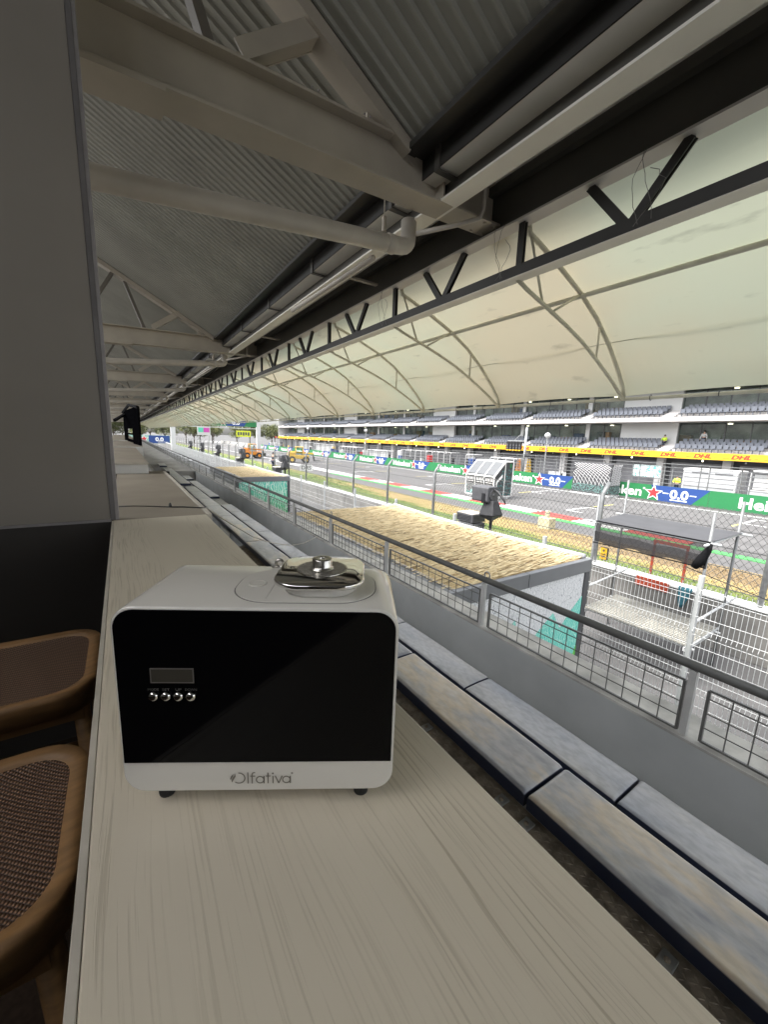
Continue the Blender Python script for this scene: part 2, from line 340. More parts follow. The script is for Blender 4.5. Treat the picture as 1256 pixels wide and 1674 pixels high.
def mat_straw():
    m, n, l, b = newmat('palm thatch'); tc = n.new('ShaderNodeTexCoord'); mp = n.new('ShaderNodeMapping'); mp.inputs['Scale'].default_value = (5, 30, 8); l.new(tc.outputs['Object'], mp.inputs[0])
    n1 = n.new('ShaderNodeTexNoise'); n1.inputs['Scale'].default_value = 1.2; n1.inputs['Detail'].default_value = 5; l.new(mp.outputs[0], n1.inputs['Vector'])
    cr = n.new('ShaderNodeValToRGB'); e = cr.color_ramp.elements; e[0].position = .3; e[0].color = (.44, .30, .12, 1); e[1].position = .56; e[1].color = (.82, .68, .40, 1); l.new(n1.outputs[0], cr.inputs[0])
    l.new(cr.outputs[0], b.inputs['Base Color']); b.inputs['Roughness'].default_value = .8; return m
m_straw = mat_straw(); m_straw2 = M('dark thatch', (.27, .17, .07), .85, var=.25, scale=9)
def mat_scribble(name, bg, ink, scale=7., bg2=None, z0=0, z1=1):
    m, n, l, b = newmat(name); tc = n.new('ShaderNodeTexCoord')
    nz = n.new('ShaderNodeTexNoise'); nz.inputs['Scale'].default_value = 2.2; l.new(tc.outputs['Object'], nz.inputs['Vector'])
    va = n.new('ShaderNodeVectorMath'); va.operation = 'MULTIPLY_ADD'; va.inputs[1].default_value = (.35, .35, .35); l.new(nz.outputs[1], va.inputs[0]); l.new(tc.outputs['Object'], va.inputs[2])
    vo = n.new('ShaderNodeTexVoronoi'); vo.feature = 'DISTANCE_TO_EDGE'; vo.inputs['Scale'].default_value = scale; l.new(va.outputs[0], vo.inputs['Vector'])
    lt = n.new('ShaderNodeMath'); lt.operation = 'LESS_THAN'; lt.inputs[1].default_value = .022; l.new(vo.outputs[0], lt.inputs[0])
    wv = n.new('ShaderNodeTexWave'); wv.inputs['Scale'].default_value = scale * .8; wv.inputs['Distortion'].default_value = 14; wv.inputs['Detail'].default_value = 1; wv.inputs['Detail Scale'].default_value = .7; l.new(tc.outputs['Object'], wv.inputs['Vector'])
    l2 = n.new('ShaderNodeMath'); l2.operation = 'LESS_THAN'; l2.inputs[1].default_value = .12; l.new(wv.outputs[1], l2.inputs[0])
    mxx = n.new('ShaderNodeMath'); mxx.operation = 'MAXIMUM'; l.new(lt.outputs[0], mxx.inputs[0]); l.new(l2.outputs[0], mxx.inputs[1])
    mx = n.new('ShaderNodeMixRGB'); mx.inputs[1].default_value = (*bg, 1); mx.inputs[2].default_value = (*ink, 1); l.new(mxx.outputs[0], mx.inputs[0])
    if bg2:
        sx = n.new('ShaderNodeSeparateXYZ'); l.new(tc.outputs['Object'], sx.inputs[0]); mr = n.new('ShaderNodeMapRange'); mr.inputs[1].default_value = z0; mr.inputs[2].default_value = z1; l.new(sx.outputs[2], mr.inputs[0])
        m2 = n.new('ShaderNodeMixRGB'); m2.inputs[1].default_value = (*bg2, 1); m2.inputs[2].default_value = (*bg, 1); l.new(mr.outputs[0], m2.inputs[0]); l.new(m2.outputs[0], mx.inputs[1])
    l.new(mx.outputs[0], b.inputs['Base Color']); b.inputs['Roughness'].default_value = .5; return m
m_scrib = mat_scribble('white mural with line drawing', (.74, .74, .73), (.36, .37, .38), 15)
m_scrib2 = mat_scribble('teal to green mural', (.13, .52, .40), (.62, .74, .64), 4, (.05, .46, .09), .9, 2.5)
m_cyan = mat_scribble('cyan mural print', (.09, .53, .43), (.45, .74, .64), 9)
m_grnp = mat_scribble('green mural print', (.10, .46, .05), (.25, .62, .18), 9)
def mat_weave():
    m, n, l, b = newmat('woven brown cane'); tc = n.new('ShaderNodeTexCoord')
    mp = n.new('ShaderNodeMapping'); mp.inputs['Rotation'].default_value = (0, 0, R(45)); l.new(tc.outputs['Object'], mp.inputs[0])
    w1 = n.new('ShaderNodeTexWave'); w1.inputs['Scale'].default_value = 44; w1.inputs['Distortion'].default_value = .8; l.new(mp.outputs[0], w1.inputs['Vector'])
    w2 = n.new('ShaderNodeTexWave'); w2.bands_direction = 'Y'; w2.inputs['Scale'].default_value = 44; w2.inputs['Distortion'].default_value = .8; l.new(mp.outputs[0], w2.inputs['Vector'])
    mu = n.new('ShaderNodeMath'); mu.operation = 'MULTIPLY'; l.new(w1.outputs[1], mu.inputs[0]); l.new(w2.outputs[1], mu.inputs[1])
    cr = n.new('ShaderNodeValToRGB'); e = cr.color_ramp.elements; e[0].color = (.03, .014, .008, 1); e[1].color = (.27, .15, .08, 1); e[1].position = .7; l.new(mu.outputs[0], cr.inputs[0])
    l.new(cr.outputs[0], b.inputs['Base Color']); b.inputs['Roughness'].default_value = .55
    bp = n.new('ShaderNodeBump'); bp.inputs['Strength'].default_value = .9; bp.inputs['Distance'].default_value = .004; l.new(mu.outputs[0], bp.inputs['Height']); l.new(bp.outputs[0], b.inputs['Normal'])
    return m
m_weave = mat_weave()
def mat_glass():
    m, n, l, b = newmat('tinted glass'); out = n['Material Output']
    b.inputs['Base Color'].default_value = (.05, .065, .065, 1); b.inputs['Roughness'].default_value = .04; b.inputs['Specular IOR Level'].default_value = .9
    tr = n.new('ShaderNodeBsdfTransparent'); tr.inputs[0].default_value = (.90, .95, .93, 1); ms = n.new('ShaderNodeMixShader'); ms.inputs[0].default_value = .80
    l.new(b.outputs[0], ms.inputs[1]); l.new(tr.outputs[0], ms.inputs[2]); l.new(ms.outputs[0], out.inputs[0]); return m
m_glass = mat_glass()
def mat_netting():
    m, n, l, b = newmat('black shade netting'); out = n['Material Output']; b.inputs['Base Color'].default_value = (.016, .015, .016, 1); b.inputs['Roughness'].default_value = .8
    tr = n.new('ShaderNodeBsdfTransparent'); ms = n.new('ShaderNodeMixShader'); ms.inputs[0].default_value = .30
    l.new(b.outputs[0], ms.inputs[1]); l.new(tr.outputs[0], ms.inputs[2]); l.new(ms.outputs[0], out.inputs[0]); return m
m_net = mat_netting()
def mat_leaf():
    m, n, l, b = newmat('olive foliage'); tc = n.new('ShaderNodeTexCoord'); n1 = n.new('ShaderNodeTexNoise'); n1.inputs['Scale'].default_value = .5; n1.inputs['Detail'].default_value = 4; l.new(tc.outputs['Object'], n1.inputs['Vector'])
    cr = n.new('ShaderNodeValToRGB'); e = cr.color_ramp.elements; e[0].position = .35; e[0].color = (.045, .06, .02, 1); e[1].position = .65; e[1].color = (.12, .125, .04, 1); l.new(n1.outputs[0], cr.inputs[0])
    l.new(cr.outputs[0], b.inputs['Base Color']); b.inputs['Roughness'].default_value = .8; return m
m_leaf = mat_leaf()

# ------------------------------------------------------------------ ground, track, grass
def sheet(name, mat, x0, x1, y0, y1, z, kind='structure', nx=1, ny=1):
    o = link(name, MB().add([(x0, y0, z), (x1, y0, z), (x1, y1, z), (x0, y1, z)], [(0, 1, 2, 3)]).mesh(name, fix=False), mat)
    return tag(o, kind=kind)
sheet('ground', m_pave, -1500, 1500, -1500, 1500, G - .012)
sheet('walkway', m_pave, 2.7, 11.2, -30, 260, G)
sheet('verge', m_asph, 19.8, 22.0, -30, 260, G)
sheet('track', m_asph, 24.05, 38.7, -30, 260, G)
sheet('pit_lane', m_pitl, 39.4, 52.6, -30, 260, G)
gr = sheet('turf', m_grass, 11.6, 19.8, -30, 260, G + .02)
b = MB()
for i in range(26000):
    y = -2 + 46 * random.random() ** 1.6; x = random.uniform(11.65, 19.75); h = random.uniform(.02, .07); a = random.uniform(0, 6.28); w = random.uniform(.012, .03)
    dx, dy = math.cos(a) * w, math.sin(a) * w
    b.add([(x - dx, y - dy, G + .02), (x + dx, y + dy, G + .02), (x + random.uniform(-.04, .04), y + random.uniform(-.04, .04), G + .02 + h)], [(0, 1, 2)])
b.build('grass_tufts', m_grass, fix=False, kind='stuff')
# kerb: red and white painted blocks with a green strip behind
kb = thing('track_kerb', 'low red and white striped kerb with a green strip along the near track edge', 'kerb', (23, 10, G), world=True)
kr = MB().box(22.62, 24.05, -.0, 3.0, G, G + .05).mesh('kerb_block', Vector((23, 10, G)))
kw = kr.copy()
kr.materials.append(M('kerb red paint', (.42, .055, .04), .7, var=.1, scale=3)); kw.materials.append(M('kerb white paint', (.66, .65, .62), .7, var=.1, scale=3))
for i in range(-2, 20):
    o = link('kerb_block', kr if i % 2 == 0 else kw, None, kb); o.location = (0, 13.35 + i * 3.0 - 3.0 * 0, 0)
    if i >= 10: o.data = kw
MB().box(22.0, 22.62, -10, 46, G, G + .035).build('green_strip', M('kerb green paint', (.07, .33, .09), .75, var=.14, scale=3), kb)
# painted track lines
pl = MB()
pl.add([(24.2, 46, G + .005), (24.45, 46, G + .005), (24.45, 260, G + .005), (24.2, 260, G + .005)], [(0, 1, 2, 3)])
pl.add([(37.6, -30, G + .005), (37.9, -30, G + .005), (37.9, 260, G + .005), (37.6, 260, G + .005)], [(0, 1, 2, 3)])
for i, y in enumerate([8 + 8 * k for k in range(-2, 20)]):
    x0, x1 = (33.2, 36.2) if i % 2 == 0 else (26.4, 29.4)
    for (a0, a1, b0, b1) in ((x0, x1, y, y + .18), (x0, x0 + .15, y - 1.1, y), (x1 - .15, x1, y - 1.1, y)):
        pl.add([(a0, b0, G + .005), (a1, b0, G + .005), (a1, b1, G + .005), (a0, b1, G + .005)], [(0, 1, 2, 3)])
tag(pl.build('white_track_lines', m_white, fix=False), kind='structure')
yl = MB()
for i, y in enumerate([8 + 8 * k for k in range(-2, 20)]):
    x0, x1 = (31.4, 33.2) if i % 2 == 0 else (29.6, 33.0)
    yl.add([(x0, y + .02, G + .006), (x1, y + .02, G + .006), (x1, y + .16, G + .006), (x0, y + .16, G + .006)], [(0, 1, 2, 3)])
tag(yl.build('yellow_grid_lines', m_yline, fix=False), kind='structure')

# ------------------------------------------------------------------ grandstand: floor, terraces, roof
gs = thing('grandstand', 'dark steel roofed grandstand with corrugated sheeting overhead and stepped terraces', 'grandstand', (0, 2.5, 0))
MB().box(-3.6, .36, -4, 90, -1.62, -1.47).build('suite_floor', m_floor, gs)
MB().box(-3.7, -3.55, -4, 2.27, -4.5, 2.45).box(-3.7, -3.55, 2.27, 90, -4.5, -.5).build('unseen_back_wall', m_wallp, gs)  # unseen wall, its height and rear opening shaped to set the light inside
MB().box(1.72, 2.06, -4, 90, 1.99, 2.005).box(1.80, 1.872, -4, 90, 1.915, 1.93).build('gutter_cover', m_dark, gs)
MB().box(-3.55, .36, -4.1, -3.95, -1.47, 4.6).build('end_wall', m_wallb, gs)
MB().box(.36, 1.5, -4, 90, -4.5, -1.75).build('terrace_step', m_conc, gs)
MB().box(1.5, 2.47, -4, 90, -4.5, -2.15).build('terrace_step', m_conc, gs)
MB().box(.36, .40, -4, 90, -1.75, -.60).build('suite_front_wall', m_conc, gs)
# tread plate ledge between counter and bench
MB().box(.40, 1.212, -2, 5.0, -1.43, -1.388).build('tread_plate', m_tread, gs)
b = MB()
for j in range(150):
    for i in range(9):
        x, y = 1.03 + i * .02, -.4 + j * .022
        s_ = 1 if (i + j) % 2 else -1; q = .0078
        b.add([(x - q, y - s_ * q, -1.388), (x + q * .35, y - s_ * q * .35 - .003, -1.412), (x + q, y + s_ * q, -1.388), (x - q * .35, y + s_ * q * .35 + .003, -1.388), (x, y, -1.3845)],
              [(0, 1, 4), (1, 2, 4), (2, 3, 4), (3, 0, 4)])
b.build('raised_lozenges', m_tread, gs, kind='stuff')
for (x, y) in ((1.165, .252), (1.165, .829), (1.165, .712), (1.165, 1.294)):
    t = MB().box(x - .03, x + .02, y - .02, y + .02, -1.388, -1.379).build('fixing_tab', m_alu, gs, bevel=.003)
    MB().lathe((x - .008, y, -1.379), [(.0085, 0), (.0085, .004), (.004, .006)], 10).build('bolt', m_tread, t)
MB().box(1.5, 2.44, 18, 90, -2.15, -1.56).build('upper_deck', m_conc, gs)
MB().box(.40, 1.5, 19.6, 90, -1.75, -1.40).build('upper_deck', m_conc, gs)
# benches
for (x0, x1, z, y1) in ((1.217, 1.46, -1.36, 19.5), (1.89, 2.18, -1.76, 17.9)):
    bn = thing('bench', 'long ribbed aluminium bench plank of the %s row under dark cushions' % ('upper' if z > -1.5 else 'lower'), 'bench', (x0, 4, z), group='aluminium bench rows')
    pk = MB()
    n = 9; w = (x1 - x0) / n
    pk.box(x0, x1, -3, y1, z - .035, z - .012)
    for i in range(n): pk.box(x0 + i * w + .004, x0 + (i + 1) * w - .004, -3, y1, z - .012, z - .001)
    pk.build('plank', m_alu, bn)
    zz = -1.75 if z > -1.5 else -2.15
    for i in range(13):
        y = -2 + i * 1.6; MB().box(x0 + .04, x1 - .04, y, y + .05, zz, z - .035).build('bench_bracket', m_galv, bn)

# girders etc
SP = 6.6; NG = 12
def zs(x): return 1.563 + .04 * (x + .03)
def slope_bar(mb, x0, x1, zf, y, w, h):
    mb.bar((x0, y, zf(x0)), (x1, y, zf(x1)), w, h)
def deckz(x): return 1.925 + .535 * (1.73 - x)
deck = MB(); pitch = .088; n0 = int(-4.5 / pitch)
prof = []
y = -4.0
while y < 90:
    prof += [(y, .02), (y + pitch * .62, .02), (y + pitch * .72, 0), (y + pitch * .90, 0)]; y += pitch
k = len(deck.v)
for (y, dz) in prof:
    deck.v.append((1.76, y, deckz(1.76) + dz)); deck.v.append((-2.6, y, deckz(-2.6) + dz)); deck.v.append((-3.7, y, deckz(-2.6) - .3 + dz))
for i in range(len(prof) - 1):
    a = i * 3; deck.f.append((a, a + 1, a + 4, a + 3)); deck.f.append((a + 1, a + 2, a + 5, a + 4)); deck.mi += [0, 0]
deck.build('roof_deck', m_deck, gs)
MB().box(1.70, 1.715, -4, 90, 1.870, 1.905).box(1.715, 1.80, -4, 90, 1.888, 1.902).box(1.80, 1.872, -4, 90, 1.90, 1.912).build('eaves_flashing', m_dark2, gs)
first = {}
gi = Vector((0, 2.5, 0))
# one girder with its rafter and web members, then copies
g = MB()
x0, x1 = -3.5, 2.80
for (dz, h, w) in ((.008, .016, .20), (.150, .27, .012), (.292, .016, .15)):
    g.bar((x0, 2.5, zs(x0) + dz), (x1, 2.5, zs(x1) + dz), w, h)
gird = g.build('girder', m_steel, gs, bevel=.003)
MB().bar((-.6, 2.497, zs(-.6) - .012), (.285, 2.497, zs(.285) - .012), .215, .02).build('flange_plate', m_steel, gird)
for xx in (2.0, 2.62): MB().box(xx, xx + .012, 2.405, 2.494, zs(xx) + .02, zs(xx) + .28).build('stiffener', m_steel, gird)
for xx in (1.02, 1.06, 1.36, 1.40): MB().lathe((xx, 2.415, zs(xx) + .300), [(.006, 0), (.006, .006), (.003, .008)], 8).build('bolt', m_trim, gird)
for xx in (2.44, 2.56, 2.68):
    for yy in (2.43, 2.57): MB().lathe((xx, yy, zs(xx) - .010), [(.012, 0), (.012, .010)], 6).build('bolt', m_steel, gird)
r = MB(); slope_bar(r, 1.72, -2.55, lambda x: deckz(x) - .05, 2.5, .17, .07)
raft = r.build('rafter', m_steel, gs)
MB().add([(1.42, 2.49, zs(1.42) + .30), (1.80, 2.49, zs(1.8) + .30), (1.80, 2.49, deckz(1.80) - .05), (1.42, 2.49, deckz(1.42) - .08),
          (1.42, 2.51, zs(1.42) + .30), (1.80, 2.51, zs(1.8) + .30), (1.80, 2.51, deckz(1.80) - .05), (1.42, 2.51, deckz(1.42) - .08)],
         [(0, 1, 2, 3), (7, 6, 5, 4), (0, 4, 5, 1), (1, 5, 6, 2), (2, 6, 7, 3), (3, 7, 4, 0)]).build('gusset', m_steel, raft)
webs = []
for (xa, xb) in ((.62, 1.08), (.50, .24), (-.45, .06), (-.9, -1.3)):
    mbx = MB()
    if (xa, xb) == (.62, 1.08):
        p, q = Vector((.64, 2.5, zs(.64) + .29)), Vector((1.20, 2.5, 2.29))
        mbx.bar(p, q, .11, .012); mbx.bar(p + Vector((0, -.052, .045)), q + Vector((0, -.052, .045)), .012, .09); mbx.bar(p + Vector((0, .052, .045)), q + Vector((0, .052, .045)), .012, .09)
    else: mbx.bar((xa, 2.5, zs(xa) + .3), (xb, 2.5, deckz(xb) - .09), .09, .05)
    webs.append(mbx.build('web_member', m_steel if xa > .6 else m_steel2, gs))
# hopper pipe under the girder
pp = MB().tube([(-3.4, 2.76, 1.20), (-.03, 2.76, 1.268), (1.86, 2.76, 1.462)] + [(1.905 + .06 * math.sin(R(a)), 2.76, 1.53 - .06 * math.cos(R(a))) for a in range(10, 91, 20)] + [(1.965, 2.76, 1.66)], .06, 16)
pipe_o = pp.build('drain_pipe', m_pipe, gs, smooth=True)
MB().lathe((1.80, 2.76, 1.456), [(.066, -.035), (.066, .035)], 16, 'x').build('pipe_collar', m_pipe, pipe_o, smooth=True, bevel=.004)
MB().tube([(1.74, 2.76, 1.52), (1.74, 2.76, 1.62)], .018, 8).build('hanger', m_steel, pipe_o); pipe([(1.74, 2.76, 1.6), (1.74, 2.76, 1.9)], .004, 6).build('hanger_rod', m_steel, pipe_o)
MB().tube([(1.98, 2.68, 1.545), (2.22, 2.47, 1.60), (2.33, 2.37, 1.635)] + [(2.338, 2.35, 1.65 + .02 * i) for i in range(2, 10)], .018, 8).build('branch_pipe', m_pipe, pipe_o, smooth=True)
MB().tube([(1.79, 2.98, 1.43), (1.66, 3.9, 1.34), (1.60, 4.3, 1.305)], .022, 8).build('branch_pipe', m_pipe, pipe_o, smooth=True)
per = [gird, raft, pipe_o] + webs
for kx in [-1] + list(range(1, NG)):
    for o in per:
        c = copy_tree(o, gs); c.location.y += kx * SP
# members running along the stand
gut = MB().box(1.872, 1.880, -4, 90, 1.785, 1.93).box(1.872, 2.036, -4, 90, 1.778, 1.785).build('gutter', m_dark2, gs)
MB().box(1.8805, 2.035, -4, 90, 1.7765, 1.7778).build('gutter_lit_underside', m_lite, gs)  # thin pale sheet painting the light on the dark gutter's underside
b = MB().box(2.036, 2.052, -4, 90, 1.662, 1.95); b.build('purlin_web', m_dark, gs)
b = MB().box(1.975, 2.115, -4, 90, 1.648, 1.662); b.build('purlin_flange', m_lite, gs)
MB().box(2.0521, 2.53, -4, 90, 1.955, 1.97).build('soffit_panel', m_lite, gs)
b = MB().box(2.584, 2.598, -4, 90, 1.622, 1.89); b.box(2.53, 2.655, -4, 90, 1.89, 1.985); b.build('edge_beam', m_dark, gs)
MB().box(2.53, 2.655, -4, 90, 1.608, 1.622).build('edge_beam_flange', m_lite2, gs)
st0 = None
for i in range(54):
    y = 2.85
    if i == 0:
        st0 = MB().box(1.858, 1.872, 0, .045, 1.762, 1.93).box(1.858, 2.03, 0, .045, 1.755, 1.762).build('gutter_strap', m_dark, gs)
        st0.location.y += y; continue
    c = st0.copy(); COL.objects.link(c); c.location.y = st0.location.y + 1.53 * i
c = st0.copy(); COL.objects.link(c); c.location.y -= 2.85 - 2.30
for i in range(20):
    y = 4.1 + 3.3 * i
    MB().box(2.07, 2.53, y, y + .05, 1.70, 1.72).build('strut', m_steel, gs)
# edge truss
MB().box(2.53, 2.65, -4, 90, 1.232, 1.302).build('truss_chord', m_dark2, gs)
MB().box(2.535, 2.645, -4, 90, 1.226, 1.2315).build('chord_lit_underside', m_lite, gs)  # pale sheet under the dark chord, painted as its lit underside
def tmem(ya, za, yb, zb):
    m = MB()
    for xx in (2.578, 2.604): m.bar((xx, ya, za), (xx, yb, zb), .052, .009, up=(1, 0, 0))
    m.bar((2.591, ya, za), (2.591, yb, zb), .014, .03, up=(1, 0, 0))
    return m
tv = [tmem(2.18, 1.302, 2.18, 1.608).build('truss_member', m_dark2, gs), tmem(1.42, 1.302, 1.67, 1.608).build('truss_member', m_dark2, gs), tmem(1.38, 1.302, 1.13, 1.608).build('truss_member', m_dark2, gs)]
for kx in range(-3, 50):
    if kx == 0: continue
    for o in tv:
        c = o.copy(); COL.objects.link(c); c.location.y += 1.65 * kx
# loose wires on the truss
wmat = M('old tie wire', (.16, .15, .135), .6)
for (yy, dd) in ((1.30, .0), (2.28, .3), (3.95, .6)):
    w_ = thing('tie_wire', ['thin loose wires knotted round the truss chord at the right', 'short wire twisted on the truss chord beside the post', 'tangled wire on the truss further down the stand'][int(dd / .3 + .01)], 'wire', (2.5, yy, 1.3))
    for s_ in range(3):
        rnd = random.Random(int(yy * 100) + s_); pts = []
        y0 = yy + rnd.uniform(-.05, .05); top = 1.61 if s_ < 2 else 1.5
        for j in range(9):
            t = j / 8; pts.append((2.50 - .03 * math.sin(t * 3.1) + rnd.uniform(-.006, .006), y0 + (rnd.uniform(-.006, .006) + .045 * math.sin(t * 3.2 + s_ * 1.7)) * (1 if s_ < 2 else 2.2), top + (1.235 - top) * t))
        pipe(pts, .0016, 5).build('strand', wmat, w_)

# ------------------------------------------------------------------ membrane canopy
cp = thing('membrane_canopy', 'cream fabric canopy on curved white steel ribs hung beyond the stand roof', 'canopy', (2.65, 2.2, 1.2))
up_ = [(2.66, 1.70), (2.70, 1.575), (2.82, 1.54), (3.02, 1.475), (3.22, 1.40), (3.45, 1.31), (3.73, 1.165), (4.0, .97), (4.23, .765), (4.36, .62), (4.41, .52)]
def offp(pts, o):
    out = []
    for i, p in enumerate(pts):
        a = pts[max(i - 1, 0)]; c_ = pts[min(i + 1, len(pts) - 1)]; tx, tz = c_[0] - a[0], c_[1] - a[1]; L = math.hypot(tx, tz); out.append((p[0] - tz / L * o, p[1] + tx / L * o))
    return out
skin = offp([(2.60, 1.93), (2.63, 1.80)] + up_, .045)
SUB = 8; NR = 52; b = MB(); m_ = len(skin)
for j in range(-3 * SUB, NR * SUB + 1):
    y = 2.2 + 1.65 * j / SUB; ph = abs(math.sin(math.pi * j / SUB))
    for i, (x, z) in enumerate(skin):
        t = i / (m_ - 1); s_ = -.035 * ph * math.sin(math.pi * t); e_ = (-.05 * ph * max(0, (t - .8) / .2))
        a = skin[max(i - 1, 0)]; c_ = skin[min(i + 1, m_ - 1)]; tx, tz = c_[0] - a[0], c_[1] - a[1]; L = math.hypot(tx, tz)
        b.v.append((x - tz / L * s_ + e_ * .3, y, z + tx / L * s_ - e_ * .35))
rows = len(b.v) // m_
for j in range(rows - 1):
    for i in range(m_ - 1):
        b.f.append((j * m_ + i, j * m_ + i + 1, (j + 1) * m_ + i + 1, (j + 1) * m_ + i)); b.mi.append(0)
b.build('membrane', m_memb, cp, smooth=True, fix=False)
sm = offp(up_, .036)[7]; MB().tube([(sm[0], -3, sm[1]), (sm[0], 86, sm[1])], .0035, 5).build('fabric_seam', M('seam', (.46, .44, .36), .8), cp)
m_rib = M('cream painted tube', (.66, .63, .50), .5, var=.1, scale=6)
low = [(2.60, 1.235), (2.72, 1.19), (2.962, 1.12), (3.277, 1.025), (3.55, .93), (3.80, .82), (4.124, .66), (4.40, .50)]
rb = MB().tube([(x, 2.2, z) for x, z in up_], .019, 8).build('rib', m_rib, cp, smooth=True)
MB().tube([(x, 2.2, z) for x, z in low], .016, 8).build('lower_chord', m_rib, rb, smooth=True)
for (p, q) in (((2.72, 1.555), (2.93, 1.13)), ((3.43, 1.30), (3.06, 1.09)), ((3.80, 1.10), (3.80, .82))): MB().tube([(p[0], 2.2, p[1]), (q[0], 2.2, q[1])], .011, 6).build('lacing', m_rib, rb, smooth=True)
for kx in range(-2, 50):
    if kx: c = copy_tree(rb, cp); c.location.y += 1.65 * kx
MB().tube([(3.445, -3, 1.293), (3.445, 86, 1.293)], .021, 8).build('purlin_tube', m_rib, cp, smooth=True)
MB().tube([(4.425, -3, .505), (4.425, 86, .505)], .017, 8).build('edge_tube', m_rib, cp, smooth=True)
ty = None
for i in range(150):
    y = -1.9 + .55 * i
    if i == 0: ty = MB().tube([(4.425 + .022 * math.cos(R(a)), 0, .507 + .028 * math.sin(R(a))) for a in range(0, 361, 45)], .0035, 5).build('lacing_tie', m_blk, cp); ty.location.y += y; continue
    c = ty.copy(); COL.objects.link(c); c.location.y = ty.location.y + .55 * i

# ------------------------------------------------------------------ parapet and railing
pw = thing('parapet_wall', 'smooth grey painted parapet wall along the front of the terrace', 'wall', (2.5, 4, G))
MB().box(2.47, 2.74, -4, 90, G, -1.562).build('wall', m_parap, pw)
MB().box(2.46, 2.75, -4, 90, -1.562, -1.546).build('coping', m_cap, pw)
rl = thing('terrace_railing', 'dark grey steel railing with square wire mesh panels standing on the parapet', 'railing', (2.5, 4, -1.546))
MB().tube([(2.5, -4, -1.135), (2.5, 90, -1.135)], .026, 10).build('top_rail', m_rail, rl, smooth=True)
PS = 1.5; Y0 = .655
po = MB().box(2.482, 2.518, .006, .040, -1.546, -1.16).build('post', M('pale grey post', (.5, .5, .49), .45, var=.08, scale=8), rl, bevel=.002)
pn = MB()
a0, a1 = .055, PS - .055; z0, z1 = -1.535, -1.235
for z in (z0, z1): pn.bar((2.5, a0, z), (2.5, a1, z), .012, .012)
for y in (a0, a1): pn.bar((2.5, y, z0), (2.5, y, z1), .014, .02)
nn = 14
for i in range(1, nn): y = a0 + (a1 - a0) * i / nn; pn.tube([(2.5, y, z0), (2.5, y, z1)], .0034, 5, cap=False)
for i in range(1, 4): z = z0 + (z1 - z0 - .045) * i / 3; pn.tube([(2.494, a0, z), (2.494, a1, z)], .0034, 5, cap=False)
pn = pn.build('mesh_panel', m_rail, rl)
ring = MB().tube([(2.5, .028 * math.cos(R(a)), -1.09 + .028 * math.sin(R(a))) for a in range(-90, 250, 20)], .006, 6).build('eye_ring', m_galv, rl, smooth=True)
for i in range(-3, 56):
    y = Y0 + PS * i
    cs = (po, pn) if i > -3 else ()
    if i == -3:
        po.location.y += y; pn.location.y += y; continue
    for o in cs:
        c = o.copy(); COL.objects.link(c); c.location.y = o.location.y + PS * (i + 3)
ring.location.y += Y0 + PS
for k_ in (3, 5, 7, 10): c = ring.copy(); COL.objects.link(c); c.location.y = ring.location.y + PS * (k_ - 1)

# ------------------------------------------------------------------ seat cushions
def cushion_mesh(name, L, w=.25, h=.062, seed=0, mat=None):
    b = MB(); nx, ny = 8, 14; r_ = random.Random(seed); top = []
    def P(u, v):
        ex_ = min(u, 1 - u) * w; ey_ = min(v, 1 - v) * L
        z = h - .009 * max(0, 1 - ex_ / .014) ** 2 - .009 * max(0, 1 - ey_ / .014) ** 2 + .003 * math.sin(u * 5 + seed) * math.sin(v * 7 + seed * 2)
        return (u * w, v * L, z)
    us = [0, .02, .05, .08, .3, .5, .7, .92, .95, .98, 1]; vs = [0, .005, .014, .022, .1, .22, .36, .5, .64, .78, .9, .978, .986, .995, 1]
    for v in vs:
        for u in us: b.v.append(P(u, v))
    n = len(us); m = len(vs)
    for j in range(m - 1):
        for i in range(n - 1): b.f.append((j * n + i, j * n + i + 1, (j + 1) * n + i + 1, (j + 1) * n + i)); b.mi.append(0)
    ringi = [i for i in range(n)] + [j * n + n - 1 for j in range(1, m)] + [(m - 1) * n + i for i in range(n - 2, -1, -1)] + [j * n for j in range(m - 2, 0, -1)]
    k = len(b.v)
    for i in ringi: x, y, z = b.v[i]; b.v.append((x, y, 0))
    q = len(ringi)
    for i in range(q): b.f.append((ringi[i], ringi[(i + 1) % q], k + (i + 1) % q, k + i)); b.mi.append(0)
    b.f.append(tuple(k + i for i in range(q))); b.mi.append(0)
    me = b.mesh(name, smooth=False); me.materials.append(mat)
    for p in me.polygons: p.use_smooth = p.index < (n - 1) * (m - 1)
    return me
cms = {}
def cushion(x, y0, L, z, label, group):
    key = (round(L, 2), random.randint(0, 2), x < 1.5 and y0 < 5)
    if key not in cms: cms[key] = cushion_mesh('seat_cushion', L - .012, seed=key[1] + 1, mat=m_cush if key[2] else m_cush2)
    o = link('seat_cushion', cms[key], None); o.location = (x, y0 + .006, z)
    return tag(o, label, 'cushion', group)
GC = 'dark seat cushions on the benches'
near1 = {0: 'brown scuffed cushion at the lower right corner, on the upper bench', 1: 'scuffed cushion on the upper bench just right of the white device',
         2: 'cushion on the upper bench mostly hidden by the right side of the device'}
for i in range(6):
    y = -.28 + 1.027 * i
    cushion(1.19, y, 1.027, -1.36, near1.get(i, ('fourth cushion on the upper bench, hidden behind the device', 'fifth cushion on the upper bench, hidden behind the device')[max(0, i - 3)] if i < 5 else 'cushion on the upper bench just behind the chrome nozzle plate'), GC)
cushion(1.19, -1.307, 1.027, -1.36, 'cushion on the upper bench cut off by the bottom right corner', GC)
near2 = {0: 'grey blue cushion on the lower bench at the right edge of the photo', 1: 'grey blue cushion on the lower bench beside the brown scuffed one', 2: 'smooth grey blue cushion on the lower bench under the mural tent',
         3: 'grey blue cushion on the lower bench beginning behind the white device'}
